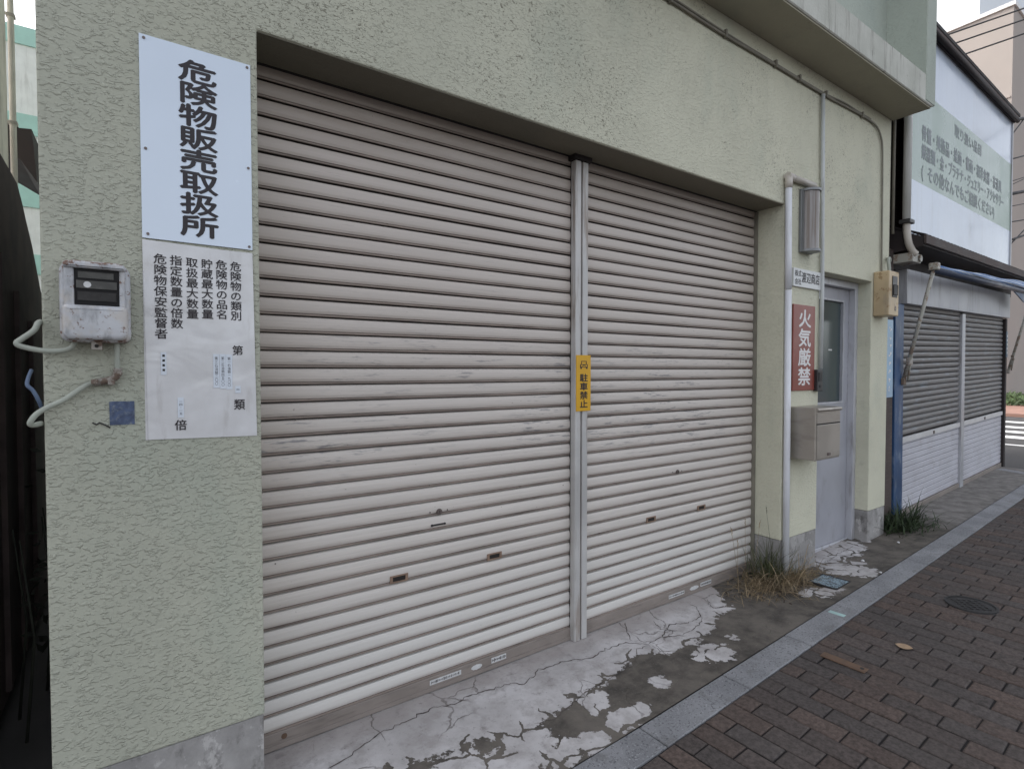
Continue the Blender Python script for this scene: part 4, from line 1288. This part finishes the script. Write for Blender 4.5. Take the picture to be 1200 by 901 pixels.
# large sign board
SB = thing("shop_sign_board", "large white and pale green sign board with faded lettering above the neighbouring shutters", "sign", None, matrix=NM)
def PS(m_, name, mat): return m_.build(name, mat, SB)
yb0 = -0.08
b0, b1, g0, g1, tp_ = 2.60, 2.60, 3.13, 3.97, 4.50
mb = MB()
mb.add([(0.36, yb0, 2.60), (3.95, yb0, 2.60), (3.95, yb0, g0), (0.36, yb0, g0)], [(0, 1, 2, 3)], 0)
mb.add([(0.36, yb0, g0), (3.95, yb0, g0), (3.95, yb0, g1), (0.36, yb0, g1)], [(0, 1, 2, 3)], 1)
mb.add([(0.36, yb0, g1), (3.95, yb0, g1), (3.95, yb0, tp_), (0.36, yb0, tp_)], [(0, 1, 2, 3)], 0)
mb.box(0.36, 3.95, yb0 + .001, yb0 + .022, 2.60, tp_, 0)
PS(mb, "panel", [MT['signwhite'], MT['signgreen']])
mb = MB()
mb.box(3.951, 3.985, yb0 - .012, 0.09, 2.60, tp_, 0, .003)
PS(mb, "edge_trim", MT['alu'])
L = MB()
yy = yb0 - .0015
row(L, "取り扱い品目", 1.62, 2.62, 3.845, 0.135, yy, 0.004)
row(L, "骨董・美術品・絵画・書画・和洋食器・茶道具", 0.66, 3.50, 3.600, 0.155, yy, 0.004)
row(L, "銀器類・金・プラチナ・ジュエリー・アクセサリー", 0.66, 3.62, 3.430, 0.150, yy, 0.004)
row(L, "(その他なんでもご相談ください)", 0.66, 3.30, 3.255, 0.155, yy, 0.004)
PS(L, "lettering", MT['signink'])

# awning: folded cloth, front bar, two arms
AW = thing("awning", "rolled-up blue striped awning on two grey arms over the neighbouring shutters", "awning", None, matrix=NM)
def PA(m_, name, mat): return m_.build(name, mat, AW)
PA(MB().tube([(0.42, -0.245, 2.305), (4.35, -0.245, 2.345)], 0.028, 12), "front_bar", M("awning_bar_slate", (0.035, 0.045, 0.075), 0.5))
mb = MB()
for k_ in range(7):
    q = k_ / 6
    pts = []
    for i in range(13):
        s_ = i / 12
        t_ = 0.50 + 3.9 * s_
        fan = 0.012 + 0.10 * s_ ** 1.2
        pts.append((t_, -0.245 - 0.02 * math.sin(q * 6.0) + 0.03 * s_ * math.cos(k_), 2.335 + 0.055 * s_ + fan * (q - 0.3) + 0.008 * math.sin(t_ * 4 + k_)))
    mb.tube(pts, [0.010 + 0.012 * (i / 12) for i in range(13)], 7)
PA(mb, "cloth", MT['cloth'])
mb = MB().prism([(3.35, -0.24, 2.315), (4.30, -0.24, 2.325), (4.30, -0.24, 2.20), (3.90, -0.235, 2.21)], (0, 0.012, 0))
PA(mb, "hanging_flap", MT['bluepaint'])
for t_ in (0.43, 4.27):
    a_ = MB()
    a_.tube([(t_, -0.03, 1.335), (t_, -0.25, 2.33)], 0.016, 10)
    a_.tube([(t_ + .03, -0.055, 1.34), (t_ + .02, -0.09, 1.60)], 0.008, 8)
    arm = PA(a_, "arm", MT['armgrey'])
    f = MB()
    f.box(t_ - .02, t_ + .055, -0.085, -0.055, 1.475, 1.545, 0, .003); f.box(t_ - .03, t_ + .025, -0.045, -0.019, 1.30, 1.36, 0, .003)
    f.build("hinge", MT['rust'], arm)
    g = MB().box(t_ - .035, t_ + .035, -0.285, -0.215, 2.30, 2.365, 0, .01, 2)
    g.build("clamp", MT['armgrey'], arm)
mb = MB().box(0.235, 0.44, -0.15, 0.0, 2.375, 2.455, 0, .006, 2)
mb.disc((0.40, -0.152, 2.415), (0, -1, 0), .03, .012, 14)
PA(mb, "wall_bracket", MT['armgrey'])

# drain pipes in the gap between the two buildings
dpn = thing("gap_drain_pipe", "weathered pale drain pipe with a curved hose end between the two buildings", "pipe", (5.475, -0.05, 2.4))
gx, gy = 5.475, -0.055
MB().tube([(gx, gy, 4.6), (gx, gy, 2.72)], 0.031, 14).build("pipe", M("pale_drain_grey", (0.56, 0.56, 0.54), 0.45, 0.08, 3, dirt=((0.36, 0.34, 0.31), 0.6, 3, (4, 4, 0.5))), dpn)
MB().tube(smooth([(gx, gy, 2.74), (gx + .005, gy - .005, 2.62), (gx + .02, gy - .015, 2.53), (gx + .06, gy - .03, 2.47), (gx + .09, gy - .04, 2.45)], 5), 0.028, 12).build("hose_end", MT['pvc_old'], dpn)
mb = MB().box(gx - .052, gx + .052, gy - .045, gy + .04, 2.70, 2.735, 0, .004)
mb.build("collar", MT['blackplastic'], dpn)
tag(MB().tube([(5.40, 0.02, 4.5), (5.40, 0.02, 2.62)], 0.012, 10).build("gap_conduit", MT['cable_dark'], base=(5.40, 0.02, 2.62)), "slim dark conduit left of the weathered drain pipe in the gap between buildings", "pipe")
# pale blue strip sign in the gap
vs1 = thing("strip_sign", "narrow pale blue vertical sign strip in the gap below the beige meter box", "sign", None, matrix=NM)
MB().box(0.065, 0.205, -0.020, -0.006, 1.20, 1.88, 0, .001).build("panel", M("strip_pale_blue", (0.30, 0.45, 0.60), 0.4, 0.08), vs1)
L = MB()
for i in range(8):
    z = 1.80 - i * .075
    for q_ in range(3):
        x_ = 0.10 + random.uniform(0, .045); z_ = z + random.uniform(-.022, .012)
        L.box(x_, x_ + random.uniform(.006, .03), -0.0212 - q_ * .0003, -0.0203, z_, z_ + random.uniform(.004, .022))
L.build("print_mark", MT['white_ink'], vs1)
# small blue-grey tag on the far end post
vs2 = thing("post_tag", "small dark tag with pale marks on the far end post of the shop", "sign", None, matrix=NM)
MB().box(4.165, 4.232, -0.028, -0.0205, 1.52, 1.86, 0, .001).build("panel", M("tag_slate", (0.07, 0.12, 0.17), 0.4), vs2)
L = MB()
for i in range(5):
    z = 1.80 - i * .055
    L.box(4.18, 4.215, -0.0292, -0.0283, z - .016, z + .012)
L.build("print_mark", MT['plate'], vs2)

# ================================================================== BEYOND
bb = thing("beige_building", "tall windowless beige building across the side street", "building", (29, 4.6, 0.2))
MB().box(29.0, 50.0, 4.6, 14, 0.1, 16.0).build("wall", MT['beige'], bb)
MB().box(28.93, 50.1, 4.53, 14.1, 16.003, 16.16).build("parapet", MT['trimwhite'], bb)
MB().box(28.96, 29.0, 4.64, 14, 12.4, 12.46).build("ledge", MT['beige'], bb)
tw = thing("white_tower", "very tall white panelled building rising behind the beige one", "building", (42, 9.1, 0.2))
MB().box(42, 60, 9.1, 26, 0.1, 34).build("wall", MT['towerwhite'], tw)
for y_, z_ in ((9.35, 26.9), (10.1, 26.4)):
    MB().box(41.7, 42, y_, y_ + .3, z_, z_ + .25).build("vent", MT['alu'], tw)

# overhead wires
def ray(px, py):
    return fw + rt * ((px - 600) / 632.91) - up * ((py - 450.5) / 632.91)
CAMP = Vector((0, -1.9624, 1.44))
def wire(name, A, Bp, r, label, grp):
    A, Bp = Vector(A), Vector(Bp)
    pts = []
    for i in range(17):
        t = i / 16
        p = A.lerp(Bp, t)
        p.z -= 0.004 * 4 * t * (1 - t) * (A - Bp).length / 12
        pts.append(p)
    tag(MB().tube(pts, r, 6).build(name, MT['blackplastic'], base=tuple(A)), label, "wire", grp)
G1 = "overhead wires by the beige building"
def line_to(a, b, k):
    """from a through b, k times as far: out to the utility pole at the corner"""
    a, b = Vector(a), Vector(b)
    return a, a + (b - a) * k
for (A_, B_, r_, lab) in (
    ((9.30, 2.87, 6.25), (16.75, -1.7, 9.42), .013, "highest of the three parallel black wires crossing the top of the beige building"),
    ((9.30, 2.72, 6.06), (16.75, -1.7, 9.21), .013, "middle of the three parallel black wires crossing the top of the beige building"),
    ((9.30, 2.52, 5.81), (16.75, -1.7, 8.97), .013, "lowest of the three parallel black wires crossing the top of the beige building"),
    ((9.33, 0.30, 4.68), (10.8, -0.09, 5.10), .020, "topmost thick black wire leaving the sign board just below the eave"),
    ((9.33, 0.30, 4.25), (10.8, -0.09, 5.75), .010, "slanting black wire rising steeply from the sign board's edge below the eave"),
    ((9.33, 0.30, 4.16), (10.8, -0.09, 4.62), .010, "pale-edged grey wire leaving the sign board's upper edge"),
    ((9.33, 0.30, 3.86), (10.8, -0.09, 4.34), .006, "first thin wire under the pale-edged grey wire"),
    ((9.33, 0.30, 3.78), (10.8, -0.09, 4.40), .006, "second thin wire crossing just above the thickest low wire"),
    ((9.33, 0.30, 3.72), (10.8, -0.09, 4.08), .022, "thickest black wire at the middle height of the sign board's edge"),
    ((9.33, 0.30, 3.56), (10.8, -0.09, 3.90), .006, "thin wire just below the thickest black wire"),
    ((9.33, 0.30, 3.36), (10.8, -0.09, 3.66), .009, "dark wire at the height of the green band's lower end"),
    ((9.33, 0.30, 3.08), (10.8, -0.09, 3.54), .016, "thick lowest black wire leaving the white foot of the sign board"),
    ((9.33, 0.30, 2.86), (10.8, -0.09, 4.00), .008, "thin stay rising steeply under the lowest black wire")):
    if B_[0] < 12:
        A_, B_ = line_to(A_, B_, 5.05)
    wire("overhead_wire", A_, B_, r_, lab, G1)
up_ = thing("utility_pole", "grey concrete utility pole at the street corner that gathers the wires", "pole", (16.86, -1.72, 0.1))
MB().tube([(16.86, -1.72, 0.0), (16.86, -1.72, 13.2)], [0.17, 0.11], 16).build("shaft", MT['base'], up_)
MB().box(16.80, 16.92, -2.5, -0.9, 9.6, 9.72, 0, .01).build("crossarm", MT['alu'], up_)
mb = MB()
ni = NM.inverted()
mb.tube([ni @ Vector((9.28, 2.70, 4.9)), ni @ Vector((9.28, 2.70, 6.4))], .025, 8)
mb.tube([ni @ Vector((9.28, 2.45, 6.0)), ni @ Vector((9.28, 2.95, 6.3))], .018, 8)
mb.build("service_mast", MT['alu'], H)

# left side: dark shed wall in the passage, rear houses in the light
ls = thing("passage_shed", "dark timber shed wall in deep shade along the narrow passage", "shed", (-0.6, 1.5, 0))
prf = [(-0.5, 0.3, -0.05), (-0.5, 0.3, 2.75), (-0.5, 1.0, 2.55), (-0.5, 1.46, 2.443), (-0.5, 1.7, 2.435), (-0.5, 1.9, 2.425), (-0.5, 2.05, 2.36), (-0.5, 2.15, 2.30), (-0.5, 2.38, 2.18), (-0.5, 2.7, 1.95), (-0.5, 3.4, 1.9), (-0.5, 3.4, -0.05)]
MB().prism(prf, (-2.4, 0, 0)).build("wall", MT['darktimber'], ls)
mb = MB()
for i in range(5):
    y_ = 0.45 + i * 0.42
    mb.box(-0.499, -0.478, y_, y_ + .05, 0.0, 2.2 - .12 * i)
mb.build("batten", MT['darktimber'], ls)
rb = thing("rear_cream_house", "cream rear house wall glimpsed at the top of the narrow passage", "building", (-1.5, 3, 0))
MB().box(-2.6, -0.76, 2.75, 3.56, -0.05, 9.0).build("wall", MT['creamwall'], rb)
MB().box(-2.6, -0.70, 2.70, 3.60, 9.002, 9.2).build("roof", MT['wood'], rb)
mb = MB().tube([(-0.735, 3.60, 8.9), (-0.735, 3.60, 1.5)], 0.020, 12)
mb.build("drain_pipe", MT['creamwall'], rb)
mb = MB()
for z in (5.0, 4.1, 3.3): mb.box(-0.762, -0.708, 3.57, 3.63, z, z + .02)
mb.build("pipe_clip", MT['pvc_old'], rb)
gb = thing("rear_mint_house", "pale rear house with mint green bands at the end of the passage", "building", (-1.5, 9, 0))
mb = MB()
mb.box(-4.5, 1.0, 9.0, 9.6, -0.05, 6.60)
mb.build("wall", MT['palewall'], gb)
for z0, z1 in ((6.32, 6.585), (4.99, 5.29), (3.91, 4.25), (2.9, 3.2)):
    MB().box(-4.5, 1.0, 8.975, 8.999, z0, z1).build("band", MT['mint'], gb)
lr = thing("lean_to_roof", "black lean-to roof edge between the rear houses", "roof", (-0.9, 4.6, 3.2))
MB().prism([(-1.6, 4.4, 3.95), (-0.90, 4.4, 3.60), (-0.80, 4.4, 3.55), (-0.72, 4.4, 3.56), (-0.69, 4.4, 3.10), (-0.80, 4.4, 3.28), (-1.0, 4.4, 3.40), (-1.6, 4.4, 3.70)], (0, 1.2, 0)).build("boards", MT['blackwood'], lr)

# ================================================================== SMALL THINGS ON THE GROUND
def on_ground(x, y, dz=0.0): return (x, y, gz(x) + dz)
# round cover
mh = thing("manhole_cover", "round dark iron cover set flush in the brick pavement", "manhole cover", on_ground(4.04, -0.92))
mb = MB()
mz = gz(4.04)
mb.tube([(4.04, -0.92, mz - .03), (4.04, -0.92, mz + .0035)], 0.125, 36)
mb.build("plate", MT['iron'], mh)
mb = MB()
for i in range(36):
    a0, a1 = 2 * math.pi * i / 36, 2 * math.pi * (i + 1) / 36
    q = [(4.04 + r_ * math.cos(t_), -0.92 + r_ * math.sin(t_), mz + .0075) for r_, t_ in ((.112, a0), (.125, a0), (.125, a1), (.112, a1))]
    mb.add(q, [(0, 1, 2, 3)])
for i in range(-4, 5):
    for j in range(-4, 5):
        if (i * i + j * j) < 17 and (i + j) % 2 == 0:
            mb.box(4.04 + i * .022 - .008, 4.04 + i * .022 + .008, -0.92 + j * .022 - .008, -0.92 + j * .022 + .008, mz + .0037, mz + .0075)
mb.build("raised_pattern", MT['iron'], mh)
# rusted strip plate in the bricks
rp = thing("iron_strip", "rusty brown iron strip with one bolt hole lying in the bricks near the kerb", "plate", on_ground(2.79, -0.77))
def lp4(a, b, ang, w, l, z0, z1, mi=0):
    pass
pz = gz(2.79)
rot = Matrix.Translation((2.79, -0.765, 0)) @ Matrix.Rotation(KA, 4, 'Z')
mb = MB().box(-0.026, 0.026, -0.098, 0.098, pz + .001, pz + .0065, 0, .001, 1, rot)
mb.build("strip", MT['rustplate'], rp)
mb = MB(); mb.disc(rot @ Vector((0.004, -0.078, pz + .0065)), (0, 0, 1), .009, .0012, 14)
mb.build("bolt", MT['iron'], rp)
# water meter lid
wl_ = thing("water_meter_lid", "weathered pale blue square lid in the apron by the weeds", "lid", (3.77, -0.25, az(3.77, -0.25)))
rot = Matrix.Translation((3.768, -0.250, az(3.768, -.25) + 0.004)) @ Matrix.Rotation(KA, 4, 'Z')
MB().box(-0.098, 0.098, -0.080, 0.080, -0.02, 0.008, 0, .002, 1, rot).build("lid", MT['lidblue'], wl_)
mb = MB()
for (x0, x1, y0, y1) in ((-.108, .108, -.090, -.081), (-.108, .108, .081, .090), (-.108, -.099, -.081, .081), (.099, .108, -.081, .081)):
    mb.box(x0, x1, y0, y1, -0.02, 0.010, 0, .001, 1, rot)
mb.build("frame", MT['iron'], wl_)
# dry leaf
def leaf(x, y, rz, s_, label, mat='leafdry'):
    z = gz(x) + .004
    v, fs = [], []
    for i in range(9):
        t = i / 8
        w = math.sin(math.pi * t) ** 0.8 * .42
        for sgn in (-1, 0, 1):
            px, py = (t - .5), sgn * w
            pz = .10 * abs(sgn) * w + .06 * (t - .5) ** 2 * 4
            q = Matrix.Rotation(rz, 3, 'Z') @ Vector((px, py, pz)) * s_
            v.append((x + q.x, y + q.y, z + q.z))
    for i in range(8):
        for j in range(2):
            fs.append((i * 3 + j, i * 3 + j + 1, i * 3 + 3 + j + 1, i * 3 + 3 + j))
    mb = MB(); mb.add(v, fs, 0, True)
    tag(mb.build("fallen_leaf", MT[mat], base=(x, y, z)), label, "leaf")
leaf(3.181, -0.879, R(-75), .075, "pale dry leaf lying alone on the brick pavement")
# teal tape on a kerb stone
rot = Matrix.Translation((3.294, -0.508, gz(3.294) + .0046)) @ Matrix.Rotation(KA + R(2), 4, 'Z')
mb = MB().box(-0.018, 0.018, -0.042, 0.042, 0, .0012, 0, 0, 1, rot)
tag(mb.build("kerb_tape", MT['tealtape'], base=(3.294, -0.508, gz(3.294))), "small pale teal tape strip stuck on a kerb stone", "tape")
# scattered pebbles on the apron
for (x, y, s_, lab) in ((4.37, -.205, .012, "white pebble at the tip of the pale concrete patch by the door"), (4.16, -.40, .009, "white pebble on the kerb stone right of the blue lid"), (5.02, -.2, .010, "white pebble on the dark apron beside the kerb near the shop weeds")):
    bm = bmesh.new()
    bmesh.ops.create_icosphere(bm, subdivisions=2, radius=s_)
    for v in bm.verts:
        v.co *= 1 + .25 * mnoise.noise(v.co * 90 + Vector((x, y, 0)) * 5)
        v.co.z *= .7
    bm.verts.index_update()
    mb = MB()
    z = az(x, y) + s_ * .5 + .004
    mb.add([(v.co.x + x, v.co.y + y, v.co.z + z) for v in bm.verts], [[v.index for v in f.verts] for f in bm.faces], 0, True)
    bm.free()
    tag(mb.build("pebble", MT['sticker'], base=(x, y, z)), lab, "pebble", "white pebbles on the apron")

# ------------------------------------------------------------------ weeds
def blade(mb, p, az_, lean, length, w, droop, mi=0, n=6):
    d = Vector((math.cos(az_), math.sin(az_), 0))
    side = Vector((-math.sin(az_), math.cos(az_), 0))
    pts = []
    q = Vector(p)
    th = lean
    for i in range(n + 1):
        pts.append(q.copy())
        q = q + (d * math.sin(th) + Vector((0, 0, 1)) * math.cos(th)) * (length / n)
        th += droop / n
        zmin = az(q.x, q.y) + .004 + .006 * ((i * 37) % 5) / 5
        if q.z < zmin: q.z = zmin
    v = []
    for i, c in enumerate(pts):
        ww = w * (1 - (i / n) ** 1.6) + .0004
        v += [c + side * ww, c + Vector((0, 0, -ww * .5)), c - side * ww]
    fs = []
    for i in range(n):
        for j in range(2):
            fs.append((i * 3 + j, i * 3 + j + 1, i * 3 + 4 + j, i * 3 + 3 + j))
    mb.add(v, fs, mi, True)
def seedhead(mb, p, az_, lean, length, mi):
    d = Vector((math.cos(az_) * math.sin(lean), math.sin(az_) * math.sin(lean), math.cos(lean)))
    top = Vector(p) + d * length
    mb.tube([p, Vector(p) + d * length * .5 + Vector((0, 0, .004)), top], [.0016, .0012, .0008], 5, mi)
    for i in range(12):
        q = top - d * (.055 * i / 12)
        a = random.uniform(0, 6.28)
        e = Vector((math.cos(a), math.sin(a), .8)).normalized()
        mb.add([q, q + e * .006 + d * .004, q + d * .014 + e * .005, q + d * .004], [(0, 1, 2, 3)], mi)
wd1 = thing("weed_clump", "clump of dry straw grass with some green blades at the foot of the white downpipe", "weeds", (3.55, -0.02, 0.0), "weeds growing from the apron")
dry, grn = MB(), MB()
for i in range(560):
    x = random.gauss(3.48, .16); y = min(random.gauss(0.0, .085), .17)
    if x > XR - .01 and y > -.035: y = -.035 - random.random() * .06
    if x < XR and y > .19: y = .18
    a = random.uniform(0, 6.28)
    if random.random() < .6: a = random.gauss(-math.pi * .62, .75)
    blade(dry, (x, y, az(x, y) - .002), a, random.uniform(.2, 1.3), random.uniform(.07, .24), random.uniform(.0012, .003), random.uniform(.5, 2.2))
for i in range(46):   # long runners lying towards the kerb
    x = random.uniform(3.35, 3.85); y = random.uniform(-.08, .0)
    blade(dry, (x, y, az(x, y) + .01), random.gauss(-1.5, .7), random.uniform(.6, 1.2), random.uniform(.2, .42), random.uniform(.0012, .0022), random.uniform(.6, 1.4))
for i in range(130):
    x = random.gauss(3.53, .055); y = random.gauss(.05, .05)
    if x > XR - .01 and y > -.035: x = XR - .03
    a = random.uniform(0, 6.28)
    blade(grn, (x, y, az(x, y)), a, random.uniform(.02, .5), random.uniform(.12, .34), random.uniform(.0016, .0032), random.uniform(.1, 1.2))
for i in range(30):
    x = random.gauss(3.72, .05); y = -.035 - random.random() * .05
    blade(grn, (x, y, az(x, y)), random.uniform(0, 6.28), random.uniform(.1, .8), random.uniform(.06, .2), .002, random.uniform(.2, 1.5))
for (x, y, l) in ((3.42, .14, .42), (3.36, .15, .36), (3.48, .12, .40), (3.58, .02, .5), (3.30, .12, .30)):
    seedhead(dry if l < .45 else grn, (x, y, az(x, y)), random.uniform(0, 6.28), random.uniform(.0, .16), l, 0)
dry.build("dry_blades", MT['straw'], wd1)
grn.build("green_blades", MT['green'], wd1)
mb = MB()
for i in range(260):
    x = random.gauss(3.55, .17); y = random.gauss(-.06, .09)
    if y > .17: continue
    z = az(x, y) + .005
    a = random.uniform(0, 6.28); s_ = random.uniform(.004, .014)
    c_, s2 = math.cos(a) * s_, math.sin(a) * s_
    mb.add([(x - c_, y - s2, z), (x + s2 * .4, y - c_ * .4, z + .004), (x + c_, y + s2, z + .003), (x - s2 * .4, y + c_ * .4, z)], [(0, 1, 2, 3)])
tag(mb.build("litter", MT['soil'], wd1))
wd2 = thing("weed_clump", "dark green leafy weeds at the corner of the neighbouring shop beside its blue post", "weeds", (5.5, -0.05, 0.05), "weeds growing from the apron")
g2 = MB()
for i in range(260):
    x = random.gauss(5.50, .11); y = random.gauss(-.03, .055)
    if x < 5.32 and y > -.03: y = -.04
    blade(g2, (x, y, az(x, y)), random.uniform(0, 6.28), random.uniform(.05, .9), random.uniform(.08, .32), random.uniform(.003, .007), random.uniform(.3, 1.6), 0, 5)
for i in range(26):
    x = random.uniform(5.55, 5.9); y = random.uniform(-.08, .02)
    blade(g2, (x, y, az(x, y)), random.gauss(-.4, .7), random.uniform(.1, .7), random.uniform(.15, .36), .0028, random.uniform(.4, 1.4), 0, 6)
g2.build("leaves", MT['darkgreen'], wd2)
g3 = MB()
for i in range(130):
    x = random.gauss(5.62, .17); y = random.gauss(-.16, .06)
    blade(g3, (x, y, az(x, y)), random.uniform(0, 6.28), random.uniform(.6, 1.4), random.uniform(.05, .14), .003, random.uniform(.3, 1.0), 0, 4)
g3.build("trailing_leaves", MT['darkgreen'], wd2)
# ferny weeds in the dark passage
wd3 = thing("passage_weed", "dim brown-green weed growing against the wall inside the dark passage", "weeds", (-0.36, 1.2, 0))
g4 = MB()
for i in range(110):
    x = random.gauss(-0.36, .05); y = random.gauss(1.7, .5)
    z0 = abs(random.gauss(0.2, .35))
    d = Vector((random.gauss(0, 1), random.gauss(-.4, .6), random.gauss(.2, .7))).normalized()
    e = d.orthogonal().normalized()
    p = Vector((x, y, z0)); s_ = random.uniform(.03, .075)
    g4.add([p, p + d * s_ * .5 + e * s_ * .22, p + d * s_, p + d * s_ * .5 - e * s_ * .22], [(0, 1, 2, 3)], 0)
for i in range(5):
    x, y = random.gauss(-.36, .03), 1.2 + .2 * (i - 2)
    g4.tube([(x, y, 0), (x + .03, y, .4), (x, y - .05, .8)], [.006, .005, .003], 6)
g4.build("leaves", M("passage_leaf", (0.022, 0.024, 0.016), 0.8, 0.4, 12), wd3)

# tidy: helper properties are not part of the scene
for o in bpy.data.objects:
    if "_b" in o: del o["_b"]
